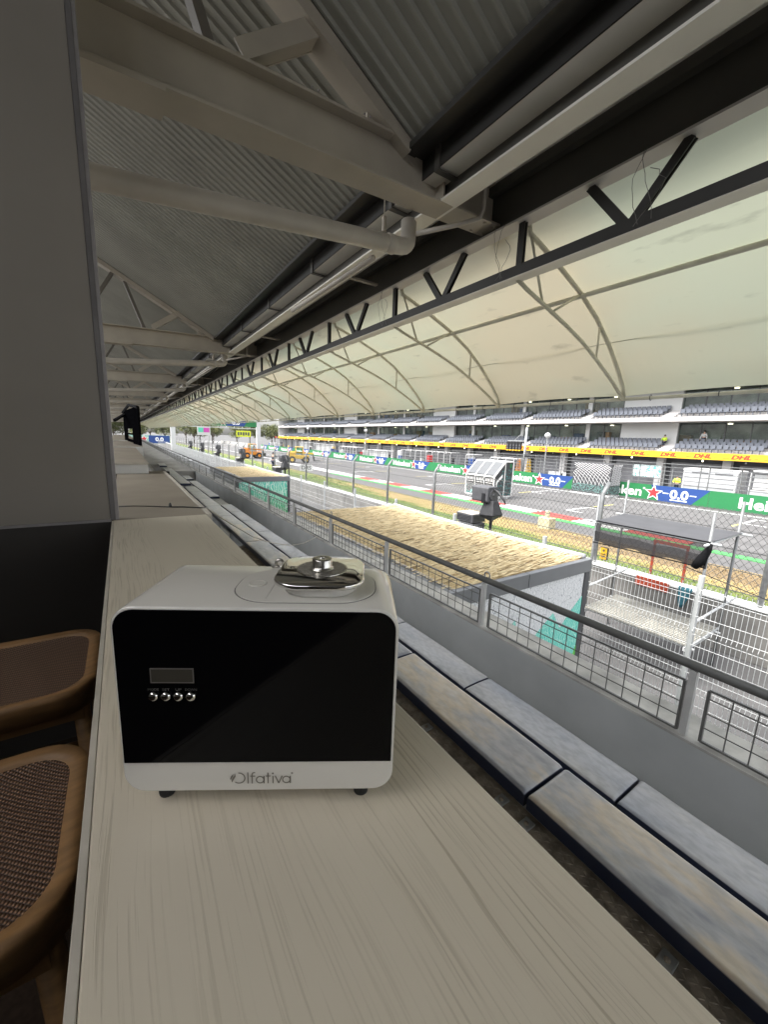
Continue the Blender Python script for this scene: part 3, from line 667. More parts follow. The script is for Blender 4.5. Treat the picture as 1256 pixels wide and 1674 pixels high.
for i in range(10):
    cushion(1.909, -.32 + 1.04 * i, 1.04, -1.76, near2.get(i, '%s grey cushion of the unbroken lower row beyond the device' % ['first', 'second', 'third', 'fourth', 'fifth', 'sixth'][max(0, i - 4)]), GC)
for (a, n, s_, z, x, lab) in ((5.6, 5, 1.01, -1.36, 1.19, 'five grey cushions on the upper bench beyond the bare aluminium plank'), (11.35, 5, .97, -1.36, 1.19, 'far cushions on the upper bench near the white counter box'),
                    (17.6, 1, 1.3, -1.36, 1.17, 'last small grey cushion at the far end of the upper bench'), (11.5, 4, 1.02, -1.76, 1.909, 'far cushions on the lower bench against the parapet'), (16.2, 1, 1.3, -1.76, 1.909, 'last grey cushion at the far end of the lower bench')):
    for i in range(n): cushion(x, a + s_ * i, s_, z, lab if n == 1 else '%s of the %s' % (['nearest', 'second nearest', 'third', 'fourth', 'farthest'][i], lab), GC)

# ------------------------------------------------------------------ counters and partition
ct = thing('bar_counter', 'near bar counter with whitewashed pine top carrying the white diffuser', 'counter', (.15, .5, -1.47))
MB().box(-.056, .346, -1.4, 2.216, -.46, -.42).build('counter_top', m_count, ct, bevel=.002)
MB().box(-.0645, -.0565, -1.4, 2.214, -.462, -.4205).build('edge_band', m_cband, ct, bevel=.001)
MB().box(.18, .34, -1.4, 2.2, -1.47, -.46).build('support_wall', m_wallb, ct)
c2 = thing('brown_counter', 'plain brown counter section with a pale right edge and a cable across it', 'counter', (.15, 3.4, -1.47))
MB().box(-.06, .35, 2.2205, 4.9, -.462, -.421).build('counter_top', m_count2, c2, bevel=.002)
MB().box(.3505, .376, 2.2205, 4.9, -.462, -.4195).build('edge_band', m_cband, c2, bevel=.002)
MB().box(-.05, .34, 2.2205, 4.9, -1.47, -.463).build('support_wall', m_wallb, c2)
for i, (y0, y1, zt, xr, lab) in enumerate(((4.6, 8.75, -.312, .205, 'raised counter box with ribbed white front standing behind the brown counter'), (8.8, 13, -.285, .33, 'second raised counter step with a thin white front edge'), (13.05, 26, -.255, .36, 'farthest counter step near the black folding screen'))):
    cb = thing('counter_box', lab, 'counter', (.1, y0, -.42), group='raised counter steps')
    z0 = -.4185 if i == 0 else -.47
    MB().box(-.30, xr, y0, y1, z0, zt - .012).build('box_front', m_white, cb)
    if i == 0:
        for q in range(13): MB().box(-.075 + q * .0215, -.075 + q * .0215 + .018, y0 - .004, y0, z0 + .008, zt - .016).build('front_slat', m_white, cb)
    MB().box(-.30, xr + .004, y0 - .005, y1, zt - .012, zt).build('top', m_count2, cb)
    MB().box(-.30, xr + .004, y0 - .012, y0 - .0055, zt - .016, zt + .001).build('edge_band', m_cband, cb)
sp = tag(MB().box(.38, .43, 5.05, 5.12, -.50, -.44).box(.37, .44, 5.0, 5.17, -.512, -.50).build('socket_box', m_blk, bevel=.006), 'small black socket box beside the ribbed white counter front', 'socket')
pt = thing('partition_wall', 'tall grey laminate partition wall filling the left edge, with a metal edge trim', 'wall', (-1, 2.2, -1.47))
MB().box(-3.55, -.068, 2.2, 2.27, -.41, 4.0).build('upper_panel', m_wallp, pt)
MB().box(-.0665, -.048, 2.196, 2.275, -.414, 4.0).build('corner_trim', M('dark corner trim', (.16, .15, .15), .4, var=.1, scale=8), pt)
MB().box(-.0475, -.034, 2.198, 2.275, -.414, 4.0).build('edge_trim', m_trim, pt)
MB().box(-3.55, -.0652, 2.205, 2.27, -1.47, -.4235).build('lower_panel', m_wallb, pt)
MB().box(-3.55, -.066, 2.199, 2.27, -.4225, -.411).build('joint_trim', m_trim, pt)
# cable and rope
cb = pipe([(-.05, 2.62, -.4185), (.03, 2.6, -.4185), (.12, 2.56, -.4185), (.2, 2.5, -.4175), (.27, 2.47, -.417), (.33, 2.42, -.4165), (.373, 2.4, -.418)], .0035, 6).build('cable', m_blk, smooth=True)
tag(cb, 'thin dark cable lying across the brown counter', 'cable')
tag(MB().lathe((.205, 2.50, -.414), [(.006, -.006), (.009, 0), (.007, .012), (.003, .02)], 10).build('cable_clip', m_blk), 'small dark clip on the cable lying on the brown counter', 'clip')
tag(pipe([(.376, 2.39, -.418), (.6, 2.9, -.62), (.95, 3.6, -.92), (1.3, 4.25, -1.17), (1.75, 4.8, -1.40), (2.1, 5.2, -1.50), (2.47, 5.62, -1.548), (2.6, 5.8, -1.541)], .0055, 6).build('rope', m_cband, smooth=True), 'pale thin rope stretched from the brown counter over the cushions to the parapet', 'rope')
# black folding screen further down
sc_ = thing('folding_screen', 'tall black curtained screen with two openings standing on the far counter under the roof', 'screen', (.2, 9.6, -.29))
b = MB()
P0, P1 = Vector((.075, 12.6, 0)), Vector((.30, 9.1, 0)); dv = (P1 - P0)
def seg(t0, t1, z0, z1, th=.03):
    a = P0 + dv * t0; c_ = P0 + dv * t1; nrm = Vector((-dv.y, dv.x, 0)).normalized() * th
    return MB().add([a + Vector((0, 0, z0)), c_ + Vector((0, 0, z0)), c_ + nrm + Vector((0, 0, z0)), a + nrm + Vector((0, 0, z0)), a + Vector((0, 0, z1)), c_ + Vector((0, 0, z1)), c_ + nrm + Vector((0, 0, z1)), a + nrm + Vector((0, 0, z1))],
             [(3, 2, 1, 0), (4, 5, 6, 7), (0, 1, 5, 4), (1, 2, 6, 5), (2, 3, 7, 6), (3, 0, 4, 7)])
for (t0, t1, z0, z1) in ((0, .22, -.25, .45), (.62, .8, -.285, .47), (.805, 1, -.285, .44), (.22, .62, -.262, -.2), (.22, .62, -.10, -.06), (.22, .62, .04, .47)):
    seg(t0, t1, z0, z1).build('curtain_panel', m_drape, sc_)
MB().tube([P0 + Vector((0, 0, .45)), P0 + dv * .5 + Vector((0, 0, .56)), P1 + Vector((0, 0, .44))], .03, 8).build('top_bar', m_black, sc_)
MB().bar((-.1, 10.6, .2), (.1, 12, .38), .05, .05).build('support_arm', m_black, sc_)

# ------------------------------------------------------------------ bar stools
def stool(cx, cy, label):
    t = thing('bar_stool', label, 'stool', (cx, cy, -1.47), group='cane seated stools at the counter')
    zt = -.72 + 0; X, Y = .23, .22
    out = rrect(cx - X, cx + X, cy - Y, cy + Y, .10, 8); inn = rrect(cx - X + .036, cx + X - .036, cy - Y + .036, cy + Y - .036, .075, 8)
    n = len(out); m = MB()
    vs = [(x, y, zt) for x, y in inn] + [(x + (cx - x) * .015, y + (cy - y) * .015, zt + .006) for x, y in out] + [(x, y, zt - .008) for x, y in out] + [(x, y, zt - .058) for x, y in out] + [(x, y, zt - .058) for x, y in inn]
    fs = []
    for k in range(4): fs += [(k * n + i, k * n + (i + 1) % n, (k + 1) * n + (i + 1) % n, (k + 1) * n + i) for i in range(n)]
    fs += [(4 * n + i, 4 * n + (i + 1) % n, (i + 1) % n, i) for i in range(n)]
    m.add(vs, fs); m.build('seat_frame', m_wood, t, smooth=True)
    b = MB(); nn = 14; k = 0
    vs = [(cx, cy, zt - .014)]; rings = 5
    for q in range(1, rings + 1):
        f = q / rings; vs += [(cx + (x - cx) * f * 1.005, cy + (y - cy) * f * 1.005, zt - .014 + .012 * f ** 3) for x, y in inn]
    fs = [(0, 1 + i, 1 + (i + 1) % n) for i in range(n)]
    for q in range(rings - 1): fs += [(1 + q * n + i, 1 + (q + 1) * n + i, 1 + (q + 1) * n + (i + 1) % n, 1 + q * n + (i + 1) % n) for i in range(n)]
    b.add(vs, fs).build('cane_seat', m_weave, t, smooth=True)
    for sx in (-1, 1):
        for sy in (-1, 1):
            MB().tube([(cx + sx * (X - .045), cy + sy * (Y - .045), zt - .055), (cx + sx * (X - .02), cy + sy * (Y - .02), -1.47)], [.021, .016], 10).build('leg', m_wood, t, smooth=True)
    for sy in (-1, 1): MB().tube([(cx - X + .035, cy + sy * (Y - .035), -1.15), (cx + X - .035, cy + sy * (Y - .035), -1.15)], .012, 8).build('stretcher', m_wood, t, smooth=True)
    for sx in (-1, 1): MB().tube([(cx + sx * (X - .035), cy - Y + .035, -1.05), (cx + sx * (X - .035), cy + Y - .035, -1.05)], .012, 8).build('stretcher', m_wood, t, smooth=True)
    for sy in (-1, 1): MB().bar((cx - X + .04, cy + sy * (Y - .03), zt - .075), (cx + X - .04, cy + sy * (Y - .03), zt - .075), .018, .03).build('apron', m_wood, t)
stool(-.335, .85, 'nearer stool with woven cane seat and bent oak frame, lower left')
stool(-.335, 1.49, 'farther cane stool tucked behind the first, below the partition wall')

# ------------------------------------------------------------------ scent diffuser
ang = math.atan2(-.506, .862)
dv_ = thing('scent_diffuser', 'white box shaped scent diffuser with a black glass front and chrome nozzle on the counter', 'diffuser', (-.024, .469, -.42), ang, world=False)
DW, DD, Z0, Z1 = .301, .138, .020, .2425
bd = MB().prism(rrect(0, DW, Z0, Z1, .024, 8), 0, DD).build('body', m_dev, dv_, smooth=True, bevel=.0025, seg=3)
out = [(x, z) for x, z in rrect(.0035, DW - .0035, .0595, Z1 - .003, .021, 8)]
pan = [(DW - .003, .059)] + [(x, z) for x, z in out if z > .12] + [(.003, .059)]
MB().prism(pan, -.0016, .002).build('front_panel', m_panel, dv_, bevel=.0006)
fr = MB()
for (a0, a1, b0, b1) in ((.0385, .0835, .1735, .1745), (.0385, .0835, .1575, .1585), (.0385, .0395, .1585, .1735), (.0825, .0835, .1585, .1735)): fr.box(a0, a1, -.0026, -.0015, b0, b1)
ds = MB().box(.0395, .0825, -.0022, -.0015, .1585, .1735).build('display', m_lcd, dv_); fr.build('display_bezel', M('display bezel', (.12, .11, .10), .4, var=.02), ds)
for i, w in enumerate(('MODE', 'SET', 'UP', 'DOWN')):
    x = .0405 + .01305 * i
    bt = MB().lathe((x, -.0016, .1418), [(.0052, 0), (.0052, -.0015), (.0047, -.0024), (.0043, -.0030), (.003, -.0036), (.001, -.0038)], 20, 'y').build('button', m_chrome, dv_, smooth=True)
    wd = (.0115, .0078, .0062, .0122)[i]
    tx = put_text(MB(), w, (x - wd / 2, -.0019, .1482), (1, 0, 0), (0, 0, 1), wd, .0026).build('button_lettering', m_dimprint, dv_, fix=False)
# logo drawn with flat strokes
lg = MB(); zc = .0305; yy = -.0006
def stroke(pts, w):
    pts = [Vector((p[0], 0, p[1])) for p in pts]; L = []; Rr = []
    for i, p in enumerate(pts):
        t = (pts[min(i + 1, len(pts) - 1)] - pts[max(i - 1, 0)]).normalized(); n_ = Vector((-t.z, 0, t.x)) * w / 2
        L.append(p + n_); Rr.append(p - n_)
    k = len(pts); lg.add([(v.x, yy, v.z) for v in L + Rr], [(i, i + 1, k + i + 1, k + i) for i in range(k - 1)])
def ringp(cx, cz, r_, a0=0, a1=360, n=26): return [(cx + r_ * math.cos(R(a0 + (a1 - a0) * i / n)), cz + r_ * math.sin(R(a0 + (a1 - a0) * i / n))) for i in range(n + 1)]
lx = .1165; u = .0007; sw = .0014
stroke(ringp(lx + .0100, zc + .0072, .0066, 95, -130), sw)
lg.add([(lx + a * .001, yy, zc + c_ * .001) for a, c_ in ((0, 6.2), (1.2, 9.6), (3.8, 12.4), (3.4, 9.2), (2.2, 7.2), (.8, 4.6))], [(0, 1, 2, 3, 4, 5)])
lg.add([(lx + a * .001, yy, zc + c_ * .001) for a, c_ in ((1.6, 3.0), (2.4, 7.0), (5.0, 10.4), (5.6, 13.8), (6.4, 9.4), (4.6, 6.0), (3.0, 3.2), (2.6, 1.6))], [(0, 1, 2, 3, 4, 5, 6, 7)])
x = lx + .0200; stroke([(x, zc), (x, zc + .0146)], sw)
x += .0046; stroke([(x, zc), (x, zc + .0115), (x + .0006, zc + .0134), (x + .0022, zc + .0142), (x + .0036, zc + .0141)], sw); stroke([(x - .0020, zc + .0096), (x + .0036, zc + .0096)], sw * .9)
x += .0090; stroke(ringp(x, zc + .0048, .0042), sw); stroke([(x + .0044, zc), (x + .0044, zc + .0096)], sw)
x += .0088; stroke([(x, zc), (x, zc + .0142)], sw); stroke([(x - .0026, zc + .0096), (x + .0030, zc + .0096)], sw * .9)
x += .0056; stroke([(x, zc), (x, zc + .0096)], sw); stroke(ringp(x, zc + .0130, .0006, n=10), .0012)
x += .0026; stroke([(x, zc + .0098), (x + .0039, zc + .0002)], sw); stroke([(x + .0039, zc + .0002), (x + .0078, zc + .0098)], sw)
x += .0125; stroke(ringp(x, zc + .0048, .0042), sw); stroke([(x + .0044, zc), (x + .0044, zc + .0096)], sw)
stroke(ringp(x + .0064, zc + .0132, .0008, n=10), .0009)
lg.build('logo_lettering', m_print, dv_, fix=False)
for (x, y) in ((.036, .02), (DW - .036, .02), (.036, DD - .02), (DW - .036, DD - .02)):
    MB().lathe((x, y, .0), [(.0085, 0), (.0092, .004), (.0092, .014), (.011, .0205)], 18).build('foot', m_rubber, dv_, smooth=True)
# lid, collar, plate, nozzle
ld = MB().prism([(x, y) for x, y in rrect(.112, .276, .014, .124, .046, 10)], Z1 - .001, Z1 + .0012, 'xy').build('lid', m_dev, dv_, bevel=.0006)
gv = MB(); o_ = rrect(.1108, .2772, .0128, .1252, .047, 10); i_ = rrect(.112, .276, .014, .124, .046, 10); n = len(o_)
gv.add([(x, y, Z1 + .0002) for x, y in o_] + [(x, y, Z1 + .0002) for x, y in i_], [(i, (i + 1) % n, n + (i + 1) % n, n + i) for i in range(n)]); gv.build('lid_groove', m_dimprint, dv_, fix=False)
MB().prism(rrect(.1535, .1547, .020, .118, .0005, 1), Z1 + .001, Z1 + .0018, 'xy').build('lid_seam', m_dev, dv_)
MB().lathe((.134, .068, Z1 + .0008), [(.011, 0), (.011, .0012), (.009, .0012), (.009, .0006), (.003, .0006)], 24).build('lid_lock', m_dev, dv_, smooth=True, bevel=.0003)
MB().prism(rrect(.168, .254, .026, .118, .034, 10), Z1 + .001, Z1 + .0125, 'xy').build('collar', m_dev, dv_, bevel=.002)
pl_ = MB().prism(rrect(.1585, .2625, .018, .128, .030, 10), Z1 + .0125, Z1 + .0190, 'xy').build('nozzle_plate', m_chrome, dv_, smooth=True, bevel=.0022, seg=3)
MB().lathe((.2105, .076, Z1 + .0190), [(.031, 0), (.031, .0006), (.012, .0008)], 32).build('grille_disc', m_brush, dv_)
for q in range(-6, 7):
    hw = math.sqrt(max(0, .029 ** 2 - (q * .0045) ** 2)); MB().box(.2105 - hw, .2105 + hw, .076 + q * .0045 - .0006, .076 + q * .0045 + .0006, Z1 + .0194, Z1 + .0201).build('grille_bar', m_brush, dv_)
MB().lathe((.2105, .076, Z1 + .0198), [(.0150, 0), (.0135, .0015), (.0122, .0035), (.0122, .0115), (.0114, .0125), (.0040, .0125), (.0036, .008)], 32).build('nozzle', m_brush, dv_, smooth=True, bevel=.0004)
MB().tube([(.1475 + .0052 * math.cos(R(a)), .131, Z1 + .0062 + .0052 * math.sin(R(a))) for a in range(0, 361, 20)], .0021, 8).box(.137, .160, .1295, .1325, Z1 - .0005, Z1 + .0022).build('lock_tab', m_brush, dv_, smooth=True)

# ------------------------------------------------------------------ thatched tents
def tent(x0, x1, y0, y1, zt, end_mat, label, gutter_label=None, patches=()):
    t = thing('thatched_tent', label, 'tent', (x0, y0, G))
    for (x, y) in ((x0 + .07, y0 + .07), (x1 - .07, y0 + .07), (x0 + .07, y1 - .07), (x1 - .07, y1 - .07)):
        MB().box(x - .06, x + .06, y - .06, y + .06, G, zt - .2).build('post', m_gplast if y < y1 - 1 else m_galv, t, bevel=.008)
    mfr = m_tgrey
    f = MB(); xm = (x0 + x1) / 2
    f.box(x0, xm - .004, y0, y0 + .09, zt - .2, zt).box(xm + .004, x1, y0, y0 + .09, zt - .2, zt)
    f.build('end_beam', mfr, t, bevel=.006)
    MB().box(x0, x1, y1 - .09, y1, zt - .2, zt).build('end_beam', mfr, t, bevel=.006)
    MB().box(x0, x0 + .26, y0 + .0905, y1 - .0905, zt - .20, zt - .012).build('side_beam', mfr, t, bevel=.01)
    g = MB(); n = 14; pts = [(x1 - .06, y0 + .1 + (y1 - y0 - .2) * i / n, zt + .015 - .05 * math.sin(math.pi * i / n)) for i in range(n + 1)]
    g.tube(pts, .05, 10); g.build('gutter_roll', m_galv2, t, smooth=True)
    MB().box(x0 + .02, x1 - .02, y0 + .03, y0 + .055, G + .1, zt - .2).build('end_panel', end_mat, t)
    for (mat, poly, dd) in patches:
        MB().prism(poly, y0 + .0205 - dd, y0 + .0285 - dd, 'xz').build('mural_print', mat, t)
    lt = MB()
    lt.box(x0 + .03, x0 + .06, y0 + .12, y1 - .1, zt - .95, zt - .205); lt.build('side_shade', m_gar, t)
    lw = MB(); k = int((y1 - y0) / .18)
    for i in range(k): yy = y0 + .12 + i * .18; lw.box(x0 - .004, x0 + .028, yy, yy + .035, zt - .95, zt - .205)
    for z in (-.24, -.40, -.56, -.72, -.9): lw.box(x0 - .006, x0 + .026, y0 + .12, y1 - .1, zt + z, zt + z + .03)
    lw.build('side_lattice', m_white, t)
    # thatch: a slightly sagging bed with thousands of reeds laid on it
    def hz(u, v): return zt + .015 + .025 * math.sin(math.pi * u) * (1 - .5 * v) - .07 * v ** 6 * math.sin(math.pi * min(1, max(0, (y0 + 0)))) * 0 - (.13 * math.sin(math.pi * u) if v > .93 else 0)
    xa, xb = x0 + .27, x1 - .12; ya, yb = y0 + .10, y1 - .10
    bed = MB(); nx, ny = 12, 16
    for j in range(ny + 1):
        for i in range(nx + 1): u, v = j / ny, i / nx; bed.v.append((xa + (xb - xa) * v, ya + (yb - ya) * u, hz(u, v) - .03))
    for j in range(ny):
        for i in range(nx): bed.f.append((j * (nx + 1) + i, j * (nx + 1) + i + 1, (j + 1) * (nx + 1) + i + 1, (j + 1) * (nx + 1) + i)); bed.mi.append(0)
    bed.build('thatch_bed', m_straw, t, smooth=True, fix=False)
    rd = MB(); rr = random.Random(3); rows = int((xb - xa) / .085)
    for q in range(rows):
        v = (q + .5) / rows
        for i in range(int((yb - ya) / .03)):
            u = (i + rr.random()) / ((yb - ya) / .03); u = min(u, 1)
            x = xa + (xb - xa) * v + rr.uniform(-.05, .05); y = ya + (yb - ya) * u; z = hz(u, min(1, max(0, v)))
            rd.m = 1 if rr.random() < .13 else 0; L = rr.uniform(.16, .36); w = rr.uniform(.004, .010); sk = rr.uniform(-.03, .03); dz = rr.uniform(-.010, .014)
            rd.add([(x - L * .5, y - w, z - .012), (x - L * .5, y + w, z - .012), (x + L * .6, y + w + sk, z + dz + .006), (x + L * .6, y - w + sk, z + dz + .006)], [(0, 1, 2, 3)])
    rd.build('thatch_reeds', [m_straw, m_straw2], t, fix=False, kind='stuff')
    return t
m_tgrey = M('grey tent frame', (.16, .165, .17), .45, var=.06, scale=3); m_galv2 = M('pale grey gutter', (.5, .5, .5), .4, .2, var=.1, scale=3)
tent(2.95, 6.06, 3.15, 8.65, -1.72, m_scrib, 'straw thatched tent with grey frame and white mural end wall just outside the railing',
     patches=((m_cyan, [(4.55, -3.2), (4.75, -2.75), (5.2, -2.45), (5.42, -2.75), (5.62, -2.55), (5.98, -2.28), (5.98, -4.35), (4.55, -4.35)], .0),
              (m_cyan, [(4.05, -2.62), (4.32, -2.36), (4.42, -2.72)], .0), (m_grnp, [(5.35, -3.62), (5.55, -3.42), (5.68, -3.7), (5.98, -3.05), (5.98, -4.38), (5.1, -4.38)], .006)))
tent(3.75, 6.05, 16.6, 22.2, -1.72, m_scrib2, 'farther straw thatched tent with a teal and green mural end wall')
tr = thing('tree_mat', 'bright green artificial turf terrace with white tables beyond the far tent', 'terrace', (4, 40, G))
tr.name = 'turf_terrace'
MB().box(2.9, 6.3, 38, 62, G, G + 1.3).build('turf_mat', M('green artificial turf', (.08, .42, .04), .8, var=.2, scale=20), tr)
tb0 = None
for i in range(6):
    y = 40 + 3.6 * i
    tb = thing('white_table', '%s white table on the bright green turf terrace beyond the tents' % ['nearest', 'second', 'third', 'fourth', 'fifth', 'farthest'][i], 'table', (4.6, y, G + 1.3), group='white tables on the turf terrace')
    MB().box(4.0, 5.3, y - .4, y + .4, G + 2.0, G + 2.05).build('table_top', m_white, tb)
    for sx in (4.1, 5.2): MB().box(sx - .03, sx + .03, y - .03, y + .03, G + 1.3, G + 2.0).build('leg', m_white, tb)

# ------------------------------------------------------------------ white wire fence
wf = thing('white_wire_fence', 'white welded wire fence with folded ribs running beyond the thatched tents', 'fence', (6.6, 4, G))
FX = 6.62; WZ0, WZ1 = G + .15, -1.83
fp = MB().box(FX + .03, FX + .09, -.03, .03, G, WZ1 + .12).build('post', m_wire, wf, bevel=.004)
fpan = MB(); n = 46
folds = (WZ0 + .12, WZ0 + .98, WZ0 + 1.84, WZ1 - .12)
for i in range(n):
    y = .03 + (2.44) * i / (n - 1); pts = [(FX, y, WZ0)]
    for fz in folds: pts += [(FX, y, fz - .05), (FX - .035, y, fz), (FX, y, fz + .05)]
    pts.append((FX, y, WZ1)); fpan.tube(pts, .0036, 4, cap=False)
zz = [WZ0]
for fz in folds: zz += [fz - .05, fz + .05]
for a in (WZ0 + .33, WZ0 + .55, WZ0 + .76, WZ0 + 1.2, WZ0 + 1.42, WZ0 + 1.63, WZ0 + 2.06, WZ0 + 2.28): zz.append(a)
for z in zz: fpan.tube([(FX - .004, .02, z), (FX - .004, 2.48, z)], .0042, 4, cap=False)
fpan = fpan.build('wire_panel', m_wire, wf, fix=False)
for k in range(-2, 40):
    y = 1.93 + 2.5 * k
    for o in ((fp, fpan) if k < 28 else (fp,)):
        if k == -2: o.location.y += y; continue
        c = o.copy(); COL.objects.link(c); c.location.y = o.location.y + 2.5 * (k + 2)

# ------------------------------------------------------------------ trackside wall and debris fence
tw = thing('trackside_wall', 'low grey concrete wall of cast blocks with a white painted top along the turf', 'wall', (11.4, 4, G))
bk = MB().prism([(11.15, G), (11.72, G), (11.60, -3.335), (11.22, -3.335)], .008, 3.992, 'xz').build('concrete_block', M('cast concrete block', (.19, .183, .17), .85, var=.25, scale=1.4, bump=.3, bscale=25), tw, bevel=.012)
ck = MB().box(11.19, 11.63, .01, 3.99, -3.335, -3.29).build('painted_cap', m_white, tw)
for k in range(-2, 45):
    for o in (bk, ck):
        if k == -2: o.location.y += 1.2 + 4 * k; continue
        c = o.copy(); COL.objects.link(c); c.location.y = o.location.y + 4 * (k + 2)
df = thing('debris_fence', 'tall chain link debris fence with grey posts bent over at the top along the track', 'fence', (11.35, 4, -3.3))
dp = MB().tube([(11.36, 0, -4.3), (11.36, 0, -1.28), (11.62, 0, -.98)], .058, 10).build('post', m_galvo, df, smooth=True)
for k in range(-2, 32):
    y = 2.2 + 3.66 * k
    if k == -2: dp.location.y += y; continue
    if k == 2: continue      # the near floodlight's own pole stands here
    c = dp.copy(); COL.objects.link(c); c.location.y = dp.location.y + 3.66 * (k + 2)
cl = MB(); z0, z1 = -3.28, -1.26; sp_ = .15; H = z1 - z0
y = -6.0
while y < 34:
    for s_ in (1, -1):
        ya, yb = (y, y + H * .8) if s_ > 0 else (y + H * .8, y)
        cl.tube([(11.44, ya, z0), (11.44, yb, z1)], .0058, 3, cap=False)
    y += sp_
cl.build('chain_link', m_chain, df, fix=False, kind='stuff')
for z in (-3.1, -2.62, -2.16, -1.72, -1.3): MB().tube([(11.45, -6, z), (11.45, 110, z)], .011, 5).build('cable', m_chain, df)

# shade shelter of scaffold tubes with black netting
sh = thing('shade_shelter', 'scaffold shelter with a flat black netting roof and hanging skirt behind the white fence', 'shelter', (9.4, 3.5, G))
ZC = -1.60
for (x, y, zt) in ((8.6, 2.47, -1.05), (8.6, 4.5, -1.0), (10.25, 2.52, -.95), (10.25, 4.72, -.75)): MB().tube([(x, y, G), (x, y, zt)], .026, 8).build('scaffold_pole', m_galvo, sh, smooth=True)
for (p, q) in (((8.6, 2.3, ZC), (8.6, 4.7, ZC)), ((10.25, 2.3, ZC), (10.25, 4.9, ZC)), ((8.4, 2.47, ZC - .02), (10.5, 2.52, ZC - .02)), ((8.4, 4.5, ZC - .02), (10.5, 4.72, ZC - .02)), ((8.4, 2.47, -3.1), (10.9, 2.52, -3.1)), ((8.4, 4.5, -3.1), (10.9, 4.72, -3.1)), ((8.6, 2.4, -3.62), (8.6, 4.6, -3.62)), ((9.9, 2.4, -3.62), (9.9, 4.6, -3.62)), ((8.5, 2.5, -3.6), (10.1, 2.5, -3.6))):
    MB().tube([p, q], .024, 8).build('scaffold_tube', m_wire, sh, smooth=True)
nt = MB(); nx, ny = 5, 12
for j in range(ny + 1):
    for i in range(nx + 1):
        u, v = j / ny, i / nx; nt.v.append((8.6 + 1.65 * v, 2.45 + 2.05 * u + .2 * u * v, ZC + .03 - .05 * math.sin(math.pi * v) * math.sin(math.pi * u)))
for j in range(ny):
    for i in range(nx): nt.f.append((j * (nx + 1) + i, j * (nx + 1) + i + 1, (j + 1) * (nx + 1) + i + 1, (j + 1) * (nx + 1) + i)); nt.mi.append(0)
nt.build('netting_roof', M('dense grey netting', (.055, .055, .058), .7, var=.1, scale=3), sh, smooth=True, fix=False)
nt = MB()
for j in range(15):
    u = j / 14
    for i in range(5):
        v = i / 4; nt.v.append((8.58 - .02 * math.sin(j * 2.1) * v, 2.45 + 2.05 * u, ZC + .02 - (.46 + .03 * math.sin(j * 1.3)) * v))
for j in range(14):
    for i in range(4): nt.f.append((j * 5 + i, j * 5 + i + 1, (j + 1) * 5 + i + 1, (j + 1) * 5 + i)); nt.mi.append(0)
nt.build('netting_skirt', m_net, sh, smooth=True, fix=False)
nt2 = MB(); nt2.v = [(x - .012, y, z) for (x, y, z) in nt.v]; nt2.f = [f for i, f in enumerate(nt.f) if i % 4 >= 2]; nt2.mi = [0] * len(nt2.f); nt2.build('netting_fold', m_net, sh, smooth=True, fix=False)
MB().tube([(8.58, 2.43, ZC + .0), (8.56, 2.46, ZC - .12), (8.55, 2.54, ZC - .33), (8.57, 2.62, ZC - .47)], [.02, .055, .085, .06], 10).build('gathered_netting', m_black, sh, smooth=True)
MB().tube([(8.57, 2.45, ZC - .45), (8.57, 4.5, ZC - .45)], .012, 6).build('skirt_hem', m_black, sh)
MB().tube([(8.57, 2.45, ZC + .025), (8.57, 4.5, ZC + .025)], .014, 6).build('roof_hem', m_black, sh)
pf = MB()
for i in range(17): x = 8.55 + i * .088; pf.box(x, x + .028, 2.5, 4.5, -3.58, -3.55)
for i in range(34): y = 2.5 + i * .06; pf.box(8.55, 9.99, y, y + .016, -3.592, -3.568)
pf.build('grating_platform', M('dusty grating', (.34, .33, .29), .6, var=.15, scale=3), sh)
for (p, q) in (((8.5, 2.52, -3.64), (10.0, 2.52, -3.64)), ((8.5, 4.48, -3.64), (10.0, 4.48, -3.64))): MB().bar(p, q, .05, .07).build('platform_beam', m_wire, sh)
tag(pipe([(8.55, 2.75, -2.1), (9.2, 1.7, -2.5), (10.6, .6, -3.0), (11.3, .2, -3.2)], .008, 5).build('guy_rope', m_blk), 'dark guy rope slanting from the black shelter down to the fence post', 'rope')
rf = thing('red_frame', 'red painted steel goal shaped frame on the trackside wall behind the netting shelter', 'frame', (11.66, 4.1, -3.3))
for y in (3.76, 4.50): MB().box(11.66, 11.71, y - .025, y + .025, -3.4, -2.42).build('post', m_redst, rf)
MB().box(11.655, 11.715, 3.73, 4.53, -2.42, -2.34).build('top_bar', m_redst, rf)
MB().box(11.175, 11.20, 3.85, 4.62, -3.52, -3.28).build('hanging_plate', m_redst, rf)
cl = MB(); rr = random.Random(4)
for j in range(7):
    for i in range(5):
        v = j / 6; u = i / 4 - .5; w = .26 * (1 - .75 * v) + .04; cl.v.append((11.15 + .03 * math.sin(i * 2 + j), 3.50 + u * w + .03 * v, -3.24 - .52 * v))
for j in range(6):
    for i in range(4): cl.f.append((j * 5 + i, j * 5 + i + 1, (j + 1) * 5 + i + 1, (j + 1) * 5 + i)); cl.mi.append(0)
o = cl.build('cloth', m_tealcl, smooth=True); so_ = o.modifiers.new('thickness', 'SOLIDIFY'); so_.thickness = .012
tag(o, 'dark teal cloth hanging over the trackside wall beside the red plate', 'cloth')
yb = thing('marker_board', 'small yellow marker board with black edge leaning on the trackside wall', 'sign', (11.8, 5.75, -3.3))
MB().box(11.78, 11.81, 5.70, 5.92, -3.29, -2.90).build('frame', m_blk, yb)
MB().box(11.772, 11.7795, 5.735, 5.92, -3.27, -2.92).build('face', m_yel, yb)
